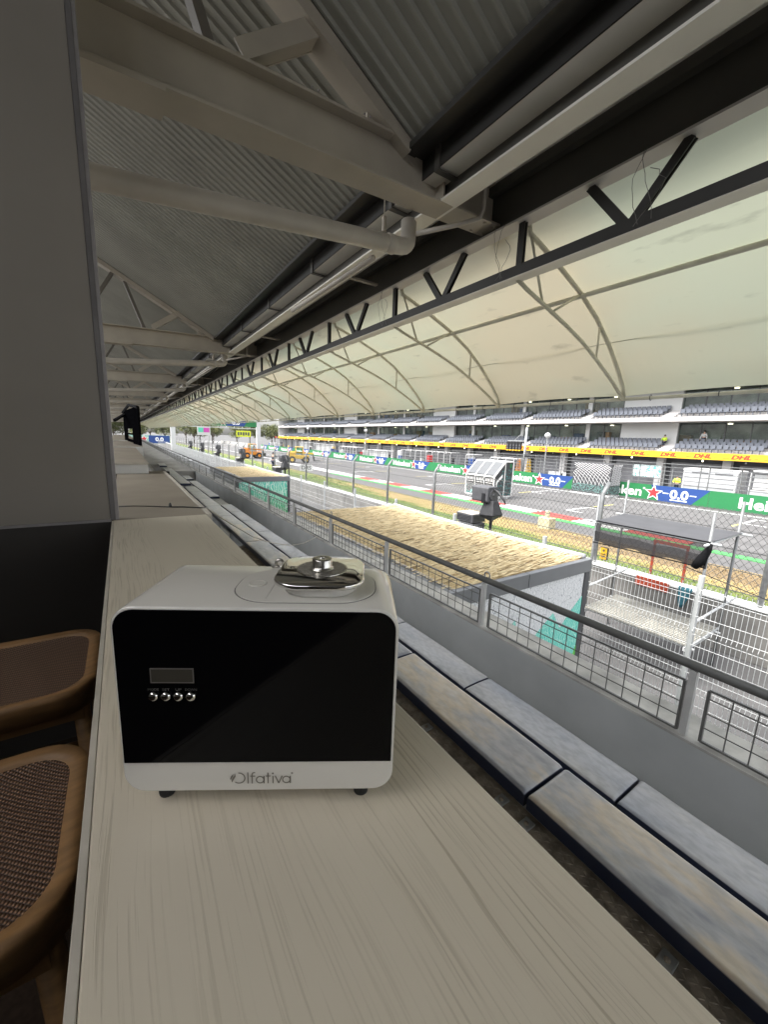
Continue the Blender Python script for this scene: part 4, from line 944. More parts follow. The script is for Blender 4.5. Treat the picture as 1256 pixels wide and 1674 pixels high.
q = MB(); q.lathe((11.771, 5.83, -3.0), [(.035, 0), (.035, .001)], 14, 'x'); q.box(11.769, 11.7715, 5.77, 5.89, -3.2, -3.16).box(11.769, 11.7715, 5.77, 5.89, -3.13, -3.10); q.build('black_print', m_blk, yb)
bx = thing('beige_box', 'beige box with a short round pipe on top standing at the turf edge', 'box', (19.3, 12.8, G))
bb = MB().box(19.0, 19.6, 12.45, 13.15, G, G + .62).build('case', m_beige, bx, bevel=.02)
MB().lathe((19.3, 12.8, G + .62), [(.13, 0), (.13, .36), (.10, .38)], 14).build('pipe_stub', m_beige, bx)
# covered moving lights and their control racks on the wall
def moving_light(y, label):
    t = thing('covered_floodlight', label, 'floodlight', (11.0, y, -3.3), group='black covered floodlights along the trackside wall')
    MB().tube([(11.0, y - .12, -3.4), (11.0, y - .12, -2.45)], .055, 10).build('pole', m_blk, t)
    MB().add([(10.72, y - .42, -2.52), (11.28, y - .42, -2.52), (11.28, y + .26, -2.58), (10.72, y + .26, -2.58), (10.86, y - .26, -2.0), (11.14, y - .26, -2.0), (11.14, y + .14, -2.0), (10.86, y + .14, -2.0)],
             [(3, 2, 1, 0), (4, 5, 6, 7), (0, 1, 5, 4), (1, 2, 6, 5), (2, 3, 7, 6), (3, 0, 4, 7)]).build('rain_cover', m_cover, t, bevel=.03)
    MB().add([(10.74, y - .40, -2.53), (11.26, y - .40, -2.53), (11.26, y + .25, -2.585), (10.74, y + .25, -2.585), (11.0, y - .12, -2.78)], [(0, 1, 2, 3), (1, 0, 4), (2, 1, 4), (3, 2, 4), (0, 3, 4)]).build('cover_hem', m_cover, t)
    h = MB().prism(rrect(10.72, 11.28, -2.08, -1.52, .08, 5), y - .12, y + .66, 'xz').build('lamp_head', m_gplast, t, bevel=.02)
    MB().lathe((11.0, y - .16, -1.81), [(.2, .03), (.2, 0), (.07, -.002), (.05, -.03)], 20, 'y').build('end_disc', m_gplast, h)
    MB().tube([(11.0, y - .1, -1.6), (11.0, y - .35, -1.68), (11.0, y - .62, -1.92), (11.0, y - .7, -2.05)], [.035, .05, .04, .02], 8).build('cover_flap', m_cover, t, smooth=True)
    for sx in (-.29, .29): MB().box(11 + sx - .02, 11 + sx + .02, y, y + .14, -2.1, -1.75).build('yoke', m_blk, t)
    return t
def rack(y, label):
    t = thing('equipment_rack', label, 'equipment', (11.1, y, -3.29), group='grey equipment racks on the trackside wall')
    for i in range(2):
        z = -3.29 + .34 * i
        MB().box(10.75, 11.45, y, y + .85, z, z + .30).build('unit', m_gplast, t, bevel=.015)
        v = MB()
        for q in range(4): v.box(10.743, 10.7495, y + .06, y + .79, z + .05 + q * .055, z + .075 + q * .055); v.box(10.82, 11.38, y - .006, y - .0005, z + .05 + q * .055, z + .075 + q * .055)
        v.build('vent', m_blk, t)
    MB().box(10.76, 11.44, y + .02, y + .83, -2.95 + .301, -2.62).build('lid', m_pipe, t, bevel=.01)
    return t
ml = moving_light(9.65, 'black covered floodlight on a pole in front of the solar roofed float')
rk = rack(10.2, 'grey equipment rack on the wall to the left of the near floodlight')
for i, y in enumerate((31.5, 45, 58, 71, 84)):
    c = copy_tree(ml); c.location.y = y; c['label'] = ['black covered floodlight beside the DRS board', 'black covered floodlight near the yellow loader', 'third from last small black floodlight far along the wall', 'second from last small black floodlight far along the wall', 'last small black floodlight far along the wall'][i]
    c = copy_tree(rk); c.location.y = y + 1.6; c['label'] = ['grey equipment rack just left of the DRS board', 'grey equipment rack on the wall near the yellow loader', 'third from last small rack far along the wall', 'second from last small rack far along the wall', 'last small rack far along the wall'][i]
dr = thing('drs_board', 'small white board reading DRS on a post beyond the fence', 'sign', (12.1, 29.6, G), R(-22), world=False)
MB().box(-.5, .5, -.015, .015, 1.85, 2.32).build('board', m_white, dr); MB().box(-.04, .04, .02, .08, 0, 2.2).build('post', m_galv, dr)
put_text(MB(), 'DRS', (-.36, -.0165, 1.95), (1, 0, 0), (0, 0, 1), .74, .28, .01).build('lettering', m_blk, dr, fix=False)

# ------------------------------------------------------------------ pit wall with banners
bw = thing('pit_wall', 'low pit wall across the track covered by green and blue beer banners', 'wall', (39.2, 10, G))
MB().box(39.02, 39.4, -30, 200, G, -3.10).build('concrete_base', m_conc, bw)
XB = 38.985; ZB0, ZB1 = -4.44, -3.06; XD, UP = (0, -1, 0), (0, 0, 1)
pb = None
for k in range(-1, 13):
    T = 9.9 + 11.6 * k
    if pb is None:
        p = MB().box(XB, XB + .03, T - 9.69, T + 1.89, ZB0, ZB1).build('banner_panel', m_green, bw)
        q = [(T - 5.45, ZB1 - .004), (T - 9.75 + 0, ZB1 - .004), (T - 8.55, ZB0 + .004), (T - 6.15, ZB0 + .004)]
        MB().add([(XB - .005, a, b_) for a, b_ in q] + [(XB - .001, a, b_) for a, b_ in q], [(0, 1, 2, 3), (7, 6, 5, 4), (0, 4, 5, 1), (1, 5, 6, 2), (2, 6, 7, 3), (3, 7, 4, 0)]).build('blue_field', m_blue, p)
        q = [(T - 9.69, ZB1 - .004), (T - 9.69, ZB0 + .004), (T - 8.75, ZB0 + .004)]
        put_text(MB(), 'Heineken', (XB - .010, T, -4.16), XD, UP, 4.75, .84, .022).build('lettering', m_lett, p, fix=False)
        rg = MB(); rg.lathe((XB - .011, T - 4.92, -3.42), [(.09, 0), (.09, .001)], 14, 'x'); rg.build('registered_mark', m_lett, p)
        star(MB(), (XB - .013, T - 5.72, -3.73), XD, UP, .76).build('star_outline', m_lett, p, fix=False)
        star(MB(), (XB - .018, T - 5.72, -3.73), XD, UP, .60).build('red_star', m_red, p, fix=False)
        n0 = MB(); put_text(n0, '0.0', (XB - .010, T - 6.98, -4.08), XD, UP, 1.35, .78, .03)
        n0.add([(XB - .01, T - 6.42, -3.70), (XB - .01, T - 6.88, -3.70), (XB - .01, T - 6.88, -3.63), (XB - .01, T - 6.42, -3.63)], [(0, 1, 2, 3)])
        n0.add([(XB - .01, T - 8.42, -3.70), (XB - .01, T - 8.88, -3.70), (XB - .01, T - 8.88, -3.63), (XB - .01, T - 8.42, -3.63)], [(0, 1, 2, 3)])
        n0.add([(XB - .01, T - 7.02, -4.22), (XB - .01, T - 8.28, -4.22), (XB - .01, T - 8.28, -4.15), (XB - .01, T - 7.02, -4.15)], [(0, 1, 2, 3)])
        n0.build('number', m_lett, p, fix=False); pb = p; continue
    c = copy_tree(pb, bw); c.location.y += 11.6 * (k + 1)
pf = thing('pit_wall_fence', 'grey steel rail fence with angled post tops standing on the pit wall', 'fence', (39.55, 10, -3.1))
fpo = MB().tube([(39.55, 0, -3.1), (39.55, 0, -1.42), (39.30, 0, -1.14)], .045, 6).build('post', m_galvo, pf)
base = fpo.location.y
for i in range(46):
    for dy in (-.3, .3):
        y = 4.7 + 2.6 * i + dy
        if i == 0 and dy < 0: fpo.location.y = base + y; continue
        c = fpo.copy(); COL.objects.link(c); c.location.y = base + y
for z, r_ in ((-2.85, .03), (-2.5, .03), (-2.15, .03), (-1.8, .03), (-1.45, .03)): MB().tube([(39.55, 3, z), (39.55, 124, z)], r_, 5).build('rail', m_galvo, pf)
MB().tube([(39.31, 3, -1.15), (39.31, 124, -1.15)], .03, 5).build('rail', m_galvo, pf)

# parade floats on the track
f1 = thing('parade_float', 'float with a sloping panelled roof and teal dotted black sides on the track', 'float', (26, 23, G))
X0, X1, Ya, Yb = 24.9, 27.1, 21.6, 24.72
prof1 = [(X0, G + .22), (X1, G + .22), (X1, -1.42), (X0 + 1.22, -1.42), (X0, -2.62)]
MB().prism(prof1, Ya, Yb, 'xz').build('body', M('dark patterned vinyl', (.045, .048, .05), .5, var=.3, scale=9), f1, bevel=.03)
fm = MB()
for y in (Ya - .02, Yb - .05):
    pts = [(X0, y, G + .22), (X0, y, -2.62), (X0 + 1.22, y, -1.42), (X1, y, -1.42), (X1, y, G + .22)]
    for a, c_ in zip(pts, pts[1:] + pts[:1]): fm.bar((a[0], a[1] + .03, a[2]), (c_[0], c_[1] + .03, c_[2]), .10, .10)
for (x, z) in ((X0, -2.62), (X0 + 1.22, -1.42), (X1, -1.42), (X0, G + .22)): fm.bar((x, Ya, z), (x, Yb, z), .10, .10)
for y in (Ya + 1.04, Ya + 2.08): fm.bar((X0 - .02, y, -2.62), (X0 + 1.2, y, -1.40), .08, .08); fm.bar((X0 - .02, y, G + .22), (X0 - .02, y, -2.62), .05, .05)
fm.bar((X0 + 1.22, Ya - .012, G + .22), (X0 + 1.22, Ya - .012, -1.42), .06, .06)
fm.build('white_frame', m_white, f1)
sd = Vector((1.22, 0, 1.20)).normalized()
for i in range(3):
    ya = Ya + .08 + 1.04 * i
    nrm = Vector((-sd.z, 0, sd.x)) * .03
    a = Vector((X0 + .10, ya, -2.52)) + nrm; b_ = Vector((X0 + 1.14, ya, -1.497)) + nrm
    MB().add([a, a + Vector((0, .88, 0)), b_ + Vector((0, .88, 0)), b_, a - nrm * .6, a - nrm * .6 + Vector((0, .88, 0)), b_ - nrm * .6 + Vector((0, .88, 0)), b_ - nrm * .6],
             [(0, 1, 2, 3), (7, 6, 5, 4), (0, 4, 5, 1), (1, 5, 6, 2), (2, 6, 7, 3), (3, 7, 4, 0)]).build('roof_panel', M('grey roof panel', (.10, .105, .11), .5, var=.08), f1)
rr = random.Random(9)
wb = MB()
for i in range(3):
    for q in range(5): wb.box(X0 - .03, X0 - .004, Ya + .14 + i * 1.04 + q * .16, Ya + .24 + i * 1.04 + q * .16, -3.05, -2.78)
    wb.box(X0 - .03, X0 - .004, Ya + .14 + i * 1.04, Ya + .9 + i * 1.04, -3.2, -3.14)
    for q in range(7): wb.bar((X0 - .012, Ya + .08 + i * 1.04 + q * .13, -4.15), (X0 - .012, Ya + .26 + i * 1.04 + q * .13, -3.3), .012, .025)
wb.build('white_marks', m_bldw, f1)
td = MB()
for i in range(46):
    y = rr.uniform(Ya + .1, Yb - .1); z = G + .35 + .55 * rr.random() ** 1.4; r_ = rr.uniform(.03, .07); td.lathe((X0 - .008, y, z), [(r_, 0), (r_, -.004)], 6, 'x')
td.build('teal_dots', M('pale teal print', (.18, .55, .50), .5, var=.15, scale=6), f1)
td = MB()
for i in range(150):
    x = rr.uniform(X0 + .25, X1 - .1); zmax = -2.0 if x > X0 + .8 else -2.9; z = G + .35 + (zmax - G - .4) * rr.random() ** 1.3; r_ = rr.uniform(.02, .06); td.lathe((x, Ya - .008, z), [(r_, 0), (r_, -.004)], 6, 'y')
td.build('teal_dots', M('teal scatter print', (.08, .30, .29), .5, var=.2, scale=6), f1)
MB().prism([(X0 + .25, -4.1), (X0 + .25, -3.0), (X0 + .95, -2.45), (X0 + .95, -2.7), (X0 + .36, -3.12), (X0 + .36, -4.1)], Ya - .03, Ya - .004, 'xz').build('door_frame', m_white, f1)
MB().box(X1 - .42, X1 - .2, Ya - .01, Ya - .003, -1.9, -1.58).build('green_sign', m_grnp if False else m_green, f1)
MB().box(X0 + .1, X1 - .1, Ya + .1, Yb - .1, G, G + .22).build('chassis', m_white, f1)
f2 = thing('parade_float', 'dark box float with white curved lattice pattern by the pit wall', 'float', (37.8, 20.3, G))
X0, X1, Ya, Yb = 36.9, 38.75, 18.55, 22.2
MB().box(X0, X1, Ya, Yb, G + .2, -1.47).build('body', M('charcoal vinyl', (.06, .06, .065), .5, var=.2, scale=8), f2, bevel=.03)
ln = MB()
for i in range(-9, 16):
    pts = []
    for j in range(13):
        t = j / 12; y = Yb - .05 - (i * .36 + 2.6 * t + .5 * math.sin(t * 3)); z = -1.5 - 1.95 * t
        if Ya + .02 < y < Yb - .02: pts.append((X0 - .012, y, z))
    if len(pts) > 1: ln.tube(pts, .024, 4)
    pts = []
    for j in range(13):
        t = j / 12; y = Yb - .05 - (i * .36 - 1.6 * t - .3 * math.sin(t * 4)) ; z = -1.5 - 1.95 * t
        if Ya + .02 < y < Yb - .02: pts.append((X0 - .012, y, z))
    if len(pts) > 1: ln.tube(pts, .020, 4)
for i in range(-6, 12):
    pts = []
    for j in range(9):
        t = j / 8; x = X0 + i * .26 + 1.5 * t; z = -3.4 + 1.9 * t
        if X0 + .02 < x < X1 - .02: pts.append((x, Ya - .012, z))
    if len(pts) > 1: ln.tube(pts, .024, 4)
for i in range(-6, 12):
    pts = []
    for j in range(9):
        t = j / 8; x = X0 + i * .30 + 1.1 * t; z = -1.5 - 1.9 * t
        if X0 + .02 < x < X1 - .02: pts.append((x, Ya - .012, z))
    if len(pts) > 1: ln.tube(pts, .016, 4)
ln.build('white_lattice', m_bldw, f2)
lf = MB()
for i in range(260):
    y = rr.uniform(Ya + .05, Yb - .05); z = G + .3 + .8 * rr.random(); a = rr.uniform(0, 6.28); s_ = rr.uniform(.05, .11)
    lf.add([(X0 - .02, y + s_ * math.cos(a), z + s_ * math.sin(a)), (X0 - .02, y + s_ * .4 * math.cos(a + 1.57), z + s_ * .4 * math.sin(a + 1.57)), (X0 - .02, y - s_ * math.cos(a), z - s_ * math.sin(a)), (X0 - .02, y - s_ * .4 * math.cos(a + 1.57), z - s_ * .4 * math.sin(a + 1.57))], [(0, 1, 2, 3)])
for i in range(120):
    x = rr.uniform(X0 + .05, X1 - .05); z = G + .3 + .7 * rr.random(); a = rr.uniform(0, 6.28); s_ = rr.uniform(.05, .11)
    lf.add([(x + s_ * math.cos(a), Ya - .02, z + s_ * math.sin(a)), (x + s_ * .4 * math.cos(a + 1.57), Ya - .02, z + s_ * .4 * math.sin(a + 1.57)), (x - s_ * math.cos(a), Ya - .02, z - s_ * math.sin(a)), (x - s_ * .4 * math.cos(a + 1.57), Ya - .02, z - s_ * .4 * math.sin(a + 1.57))], [(0, 1, 2, 3)])
lf.build('teal_leaves', M('grey teal leaf print', (.22, .40, .37), .5, var=.3, scale=7), f2, fix=False)
MB().box(X0 - .06, X1, Ya - .06, Yb + .06, G + .02, G + .2).build('platform', m_bldw, f2, bevel=.02)

# pit lane objects
def stand_frame(y0, y1, x, z0, z1, label, roofm=None, back=None, grp='timing stands along the pit wall', shelves=3):
    t = thing('timing_stand', label, 'stand', (x, y0, G), group=grp)
    MB().box(x - .1, x + 1.9, y0, y1, G, z0).build('base', m_graysc, t)
    roofm = roofm or m_bldw
    n = int((y1 - y0) / 1.6) + 1
    for i in range(n + 1):
        y = y0 + (y1 - y0) * i / n
        MB().tube([(x, y, z0), (x, y, z1 - .18), (x + .18, y, z1), (x + 1.7, y, z1)], .045, 6).build('post', m_bldw, t)
    MB().box(x + .1, x + 1.9, y0 - .05, y1 + .05, z1 - .02, z1 + .10).build('roof', roofm, t, bevel=.04)
    for i in range(shelves):
        z = z0 + (z1 - z0) * (i + .6) / (shelves + .5); MB().tube([(x + .02, y0, z), (x + .02, y1, z)], .03, 5).build('rail', m_galv, t)
    if back: MB().box(x + .5, x + .56, y0 + .1, y1 - .1, z0 + .05, z1 - .2).build('back_panel', back, t)
    sx_ = MB().box(x + .7, x + 1.2, y0 + .3, y0 + .9, z0, z0 + .8).build('monitor', m_blk, t)
    return t
def panel_unit(y0, y1, x, z0, z1):
    t = thing('trailer_unit', 'large silver panelled trailer with white roof behind the pit wall', 'trailer', (x, y0, G))
    MB().box(x, x + 2.2, y0, y1, G + .5, z1 - .1).build('body', m_graysc, t, bevel=.06)
    MB().box(x - .04, x + 2.2, y0 - .04, y1 + .04, z1 - .16, z1 + .06).build('roof', m_bldw, t, bevel=.05)
    for i in range(3): MB().box(x - .025, x - .004, y0 + .1, y1 - .1, G + 1.45 + i * .42, G + 1.49 + i * .42).build('panel_joint', m_bldw, t)
    for y in (y0 + .05, y1 - .15): MB().box(x - .05, x - .003, y, y + .1, G + .5, z1 - .2).build('corner_post', m_bldw, t)
    for y in (y0 + .35, y0 + 2.0): MB().box(x - .03, x - .003, y, y + 1.2, z1 - .36, z1 - .24).build('vent_slot', m_gplast, t)
    for y in (y0 + .5, y1 - .8): MB().lathe((x + .25, y, G + .32), [(.32, -.12), (.32, .12)], 16, 'x').build('wheel', m_rubber, t)
panel_unit(11.0, 14.85, 41.9, G, -1.55)
stand_frame(7.9, 10.2, 41.8, -2.9, -1.45, 'white timing stand at the right edge behind the pit wall banner', back=m_bldw)
t = thing('camouflage_screen', 'white and teal patterned screen behind the pit wall fence', 'screen', (42.5, 17, G))
MB().box(42.5, 42.56, 16.9, 19.4, G + 1.9, -1.5).build('panel', mat_scribble('white and teal camouflage', (.6, .62, .61), (.08, .30, .28), 4), t)
for y in (16.95, 19.35): MB().box(42.52, 42.58, y - .03, y + .03, G, -1.5).build('post', m_galv, t)
t = thing('white_board', 'white notice board on legs behind the pit wall left of the dark lattice float', 'sign', (41, 26.6, G))
MB().box(41, 41.05, 25.5, 27.7, -3.75, -2.85).build('board', m_bldw, t)
for y in (25.6, 27.6): MB().box(41.05, 41.1, y - .03, y + .03, G, -2.85).build('leg', m_galv, t)
MB().box(40.993, 40.9995, 25.9, 26.2, -3.3, -3.0).box(40.993, 40.9995, 26.5, 27.4, -3.35, -3.3).build('black_print', m_blk, t)
for (y, mt, lab) in ((32.7, m_orange, 'orange folding ladder standing behind the pit wall fence'), (31.2, m_ochre, 'yellow folding ladder standing behind the pit wall by the start light pole')):
    t = thing('step_ladder', lab, 'ladder', (42, y, G), group='folding ladders in the pit lane')
    for s_ in (-1, 1):
        for dy in (-.28, .28): MB().bar((42 + s_ * .1, y + dy + s_ * .3, G), (42, y + dy * .55, -1.75), .09, .06).build('rail', mt, t)
    for i in range(8): z = G + .3 + i * .3; MB().box(41.9, 41.96, y - .5 + .035 * i, y + .5 - .035 * i, z, z + .05).build('step', mt, t)
for (y0, y1, x, z0, z1, lab, rm, bk_) in ((45.4, 58.5, 42, -3.3, -1.65, 'long white arched timing stand seen left of the solar roofed float', None, m_gplast), (40.3, 41.7, 41.6, -3.3, -1.7, 'narrow white timing stand just behind the float roof', None, m_bldw), (64.6, 72, 43, -3.6, -2.2, 'white walled timing tent far along the pit wall', None, m_bldw),
        (76, 84, 42.6, -3.5, -1.9, 'grey timing stand farther along the pit wall beyond the white tent', None, m_gplast), (88, 99, 42.6, -3.5, -1.7, 'far white timing stand near the red canopy', None, m_bldw), (103, 110, 42.6, -3.5, -1.6, 'farthest pale timing stand at the far end of the pit wall', None, m_graysc), (34, 38, 42.6, -3.4, -1.9, 'grey timing stand behind the solar roofed float', None, m_gplast)):
    stand_frame(y0, y1, x, z0, z1, lab, rm, bk_)
rr = random.Random(21)
cols = [(m_teal, 'teal'), (m_bldw, 'white'), (m_blue, 'blue'), (m_red, 'red'), (m_ochre, 'ochre'), (m_gplast, 'grey')]
for i in range(46):
    y = rr.uniform(36, 150); mt, nm = cols[rr.choice((0, 1, 1, 2, 2, 3, 4, 5, 1)) if y < 100 else rr.choice((2, 2, 1, 5, 1, 4))]
    x = rr.uniform(41, 47); w, dd, h = rr.uniform(.4, 1.0), rr.uniform(.4, 1.3), rr.uniform(.8, 2.7)
    t = thing('equipment_case', '%s equipment case in the clutter of the far pit lane' % nm, 'case', (x, y, G), group='equipment cases in the pit lane')
    MB().box(x - w / 2, x + w / 2, y - dd / 2, y + dd / 2, G + .12, G + h).build('case', mt, t, bevel=.03)
    MB().box(x - w / 2 - .02, x + w / 2 + .02, y - dd / 2 - .02, y + dd / 2 + .02, G + h * .62, G + h * .66).build('lid_band', m_galv, t)
    for a in (-1, 1): MB().lathe((x + a * (w / 2 - .1), y, G + .06), [(.06, -.03), (.06, .03)], 8, 'y').build('castor', m_rubber, t)
sg = thing('start_light_gantry', 'tall grey pole carrying a black cluster of start lights above the pit wall', 'traffic light', (40.4, 30.7, G))
MB().tube([(40.4, 30.75, G), (40.4, 30.75, 2.05)], .14, 10).build('pole', m_galv, sg, smooth=True)
MB().bar((40.4, 30.7, .45), (40.4, 33.4, .45), .10, .12).build('arm', m_galv, sg); MB().bar((40.4, 30.75, 1.9), (40.4, 32.4, .5), .05, .05).build('brace', m_galv, sg)
for i in range(5):
    y = 31.25 + .45 * i
    u_ = MB().box(40.2, 40.45, y, y + .38, -.62, .38).build('light_unit', m_blk, sg, bevel=.02)
    for z in (-.42, -.1): MB().lathe((40.195, y + .19, z), [(.12, .01), (.12, 0), (.09, -.01)], 12, 'x').build('lens', m_gplast, u_)
    MB().box(40.18, 40.2, y + .05, y + .33, -.74, -.63).build('reflector', m_yel, u_)
MB().box(40.3, 40.45, 29.3, 34.2, -1.5, -1.05).build('sign_board', m_blk, sg)
for (y, z, lab) in ((27.96, 1.1, 'lamp post with a white round head standing right of the start lights'), (68.5, 1.6, 'lamp post with round head midway along the pit wall'), (98, 2.1, 'farthest lamp post at the end of the pit building')):
    t = thing('lamp_post', lab, 'lamp post', (40.5, y, G), group='lamp posts on the pit wall'); MB().tube([(40.5, y, G), (40.5, y, z)], .07, 8).build('pole', m_galv, t); MB().lathe((40.5, y, z), [(.1, -.25), (.3, -.1), (.34, .1), (.2, .3), (.05, .36)], 14).build('lamp_head', m_bldw, t, smooth=True)

# ------------------------------------------------------------------ pit building
pbd = thing('pit_building', 'long white pit building with two seating terraces, glass suites and a yellow band', 'building', (51, 20, G))
YA, YB = -12, 150
MB().box(52.8, 58, YA, YB, G, -.86).build('garage_wall', m_gar, pbd)
MB().box(50.12, 58, YA, YB, -.86, -.80).build('garage_soffit', m_gplast, pbd)
for i in range(26): y = -10 + 6.1 * i; MB().box(51.9, 52.6, y, y + .7, G, -.86).build('garage_column', m_slab, pbd)
dr0 = None
for i in range(26):
    y = -9 + 6.1 * i
    o = MB().box(52.76, 52.795, 0, 4.6, G + .02, -1.3).build('garage_shutter', M('shutter grey', (.17, .17, .18), .6, var=.15, scale=1) if i == 0 else None, pbd) if dr0 is None else dr0.copy()
    if dr0 is None: dr0 = o
    else: COL.objects.link(o)
    o.location.y = y + 20 - 20
    o.location.y = y - 0
for i in range(44):
    y = -8 + 3.5 * i; MB().lathe((50.9, y, -1.0), [(.03, .13), (.07, .02), (.08, -.04), (.04, -.07)], 10).build('garage_lamp', m_lamp if i % 2 else m_bldw, pbd)
m_bandw = m_yel
band = MB().box(50.0, 50.14, YA, YB, -.80, -.13).build('yellow_band', m_bandw, pbd)
tx0 = None
for i in range(48):
    y = 6.83 + 3.1 * i + .95
    if tx0 is None:
        m = MB(); put_text(m, 'DHL', (49.992, 0, -.69), XD, UP, 1.55, .44, .06, .35)
        for z in (-.64, -.56): m.add([(49.992, .65, z), (49.992, .10, z), (49.992, .10, z + .035), (49.992, .65, z + .035)], [(0, 1, 2, 3)]); m.add([(49.992, -1.72, z), (49.992, -2.1, z), (49.992, -2.1, z + .035), (49.992, -1.72, z + .035)], [(0, 1, 2, 3)])
        tx0 = m.build('lettering', m_dhl, band, fix=False); b0 = tx0.location.y; tx0.location.y = b0 + y; continue
    c = tx0.copy(); COL.objects.link(c); c.location.y = b0 + y
wy = [(19.95, 26.14), (56.5, 62.8), (94.2, 101.4), (131, 137.5), (-10, -4)]
inwall = lambda y: any(a - .3 < y < b_ + .3 for a, b_ in wy)
m_glz = m_glass
pan0 = None; mul0 = None
m_int = M('suite interior', (.60, .60, .58), .8, var=.35, scale=.6)
for lv in range(2):
    zt = -.13 + 3.68 * lv
    for r_ in range(3): MB().box(50.15 + .95 * r_, 53.3, YA, YB, zt - .4 + .01 * r_ if r_ == 0 else zt + .30 * (r_ - 1) - .0, zt + .30 * r_).build('terrace_step', m_slab, pbd)
    gz0, gz1 = zt + .60, zt + 3.2
    MB().box(55.8, 56.0, YA, YB, gz0 - .6, gz1).build('suite_back_wall', m_int, pbd)
    MB().box(53.4, 58, YA, YB, gz0 - .05, gz0 + .0).build('suite_floor', m_pitl, pbd)
    ftop = gz1 + (.48 if lv == 0 else .6)
    if lv == 0: MB().box(50.0, 50.14, YA, YB, 3.07, 3.55).build('slab_edge', m_slab, pbd)
    MB().box(50.145, 58, YA, YB, gz1, gz1 + .08).build('ceiling_slab', m_slab, pbd)
    for i in range(75):
        y = YA + 2.12 * i + .2
        if inwall(y + 1.06) or y > YB - 2: continue
        o = link('window_pane', bpy.data.meshes['pane%d' % lv] if ('pane%d' % lv) in bpy.data.meshes else MB().box(53.2, 53.23, .05, 2.07, gz0 + .06, gz1).mesh('pane%d' % lv, Vector((51, 20, G))), m_glz, pbd); o.location.y = y + 20 - 20
        o2 = link('mullion', bpy.data.meshes['mull%d' % lv] if ('mull%d' % lv) in bpy.data.meshes else MB().box(53.16, 53.26, -.04, .04, gz0, gz1).mesh('mull%d' % lv, Vector((51, 20, G))), m_gplast, o); 
        if i % 5 == 0: MB().box(53.0, 53.35, y - .3, y + .25, gz0 - .02, gz1).build('pillar', m_bldw, pbd)
        if i % 3 == 1: MB().lathe((53.9 + (i % 4) * .4, y, gz1 - .12), [(.22, 0), (.22, .06)], 10).build('downlight', m_lamp, pbd)
    for (a, b_) in wy: MB().box(52.85, 53.4, a, b_, zt + .2, gz1).build('wall_panel', m_bldw, pbd)
    for i in range(18):
        y = 20.1 + 9.25 * (i - 3)
        stp = MB()
        for r_ in range(6): stp.box(50.2 + .47 * r_, 53.1, y - .55, y + .55, zt + .15 * r_ + .004, zt + .15 * (r_ + 1) + .004)
        stp.build('aisle_stair', m_slab, pbd)
MB().box(49.6, 58.4, YA - .2, YB + .2, 6.9, 7.5).build('roof', m_bldw, pbd)
MB().box(50.2, 58.2, YB, YB + .25, G, 7).build('end_wall', m_bldw, pbd)
MB().box(50.2, 58.2, YA - .25, YA, G, 7).build('end_wall', m_bldw, pbd)
# interior furniture behind the glass
rr = random.Random(5)
for i in range(110):
    y = rr.uniform(4, 140); mt = rr.choice((m_orange, m_wood, m_bldw, m_gplast, m_blue)); x = rr.uniform(53.6, 54.9); h = rr.uniform(.6, 1.9); zb = .47 + (3.68 if i % 2 else 0)
    if not inwall(y): MB().box(x, x + .7, y, y + rr.uniform(.8, 1.8), zb, zb + h).build('suite_furniture', mt, pbd)
# terrace seats
def seat_geo(mb, x, y, z):
    mb.box(x, x + .40, y - .21, y + .21, z + .38, z + .43); mb.box(x + .36, x + .42, y - .21, y + .21, z + .43, z + .86); mb.box(x + .15, x + .30, y - .03, y + .03, z, z + .38)
sm_ = MB(); seat_geo(sm_, 0, 0, 0); sm_ = sm_.mesh('stadium_chair'); sm_.materials.append(m_seat)
rest = MB(); cnt = 0
spots = []
for lv in range(2):
    for r_ in range(3):
        zt = -.13 + 3.68 * lv + .30 * r_; xx = 50.3 + .95 * r_
        for i in range(270):
            y = 2 + .53 * i
            if y > 147 or abs((y - 20.1) / 9.25 - round((y - 20.1) / 9.25)) * 9.25 < .82: continue
            spots.append((math.hypot(xx, y), xx, y, zt, r_, lv))
vis = sorted([s_ for s_ in spots if s_[2] > 9.5]); near = set(vis[:290])
for s_ in spots:
    _, xx, y, zt, r_, lv = s_
    if s_ in near:
        o = link('stadium_chair', sm_, None); o.location = (xx, y, zt); tag(o, 'grey folding chair in the rows of the nearer pit building terraces', 'seat', 'grey seats on the pit building terraces')
    else: seat_geo(rest, xx, y, zt)
tag(rest.build('terrace_seats_far', m_seat, fix=False), kind='stuff')

# ------------------------------------------------------------------ far gantries, loaders, trees
ga = thing('banner_gantry', 'white gantry bridge over the track with a green and blue banner, far away', 'gantry', (20, 110, G))
for x in (10.6, 31.2): MB().box(x - .5, x + .5, 109.6, 110.6, G, 3.6).build('column', m_bldw, ga)
for z in (3.6, 1.5): MB().box(10.1, 31.7, 110, 110.3, z, z + .18).build('beam', m_bldw, ga)
for i in range(11): x = 11 + 2 * i; MB().bar((x, 110.1, 1.6), (x, 110.1, 3.6), .1).build('strut', m_bldw, ga)
bn = MB().box(17.5, 31, 109.8, 109.9, 2.05, 3.65).build('banner', m_green, ga)
MB().prism([(23.1, 2.06), (27.4, 2.06), (28.4, 3.64), (22.6, 3.64)], 109.78, 109.795, 'xz').build('blue_field', m_blue, bn)
star(MB(), (22.2, 109.77, 2.9), (1, 0, 0), (0, 0, 1), .95).build('star_outline', m_lett, bn, fix=False); star(MB(), (22.2, 109.76, 2.9), (1, 0, 0), (0, 0, 1), .72).build('red_star', m_red, bn, fix=False)
put_text(MB(), '0.0', (24.4, 109.765, 2.4), (1, 0, 0), (0, 0, 1), 1.9, .95, .03).build('number', m_lett, bn, fix=False)
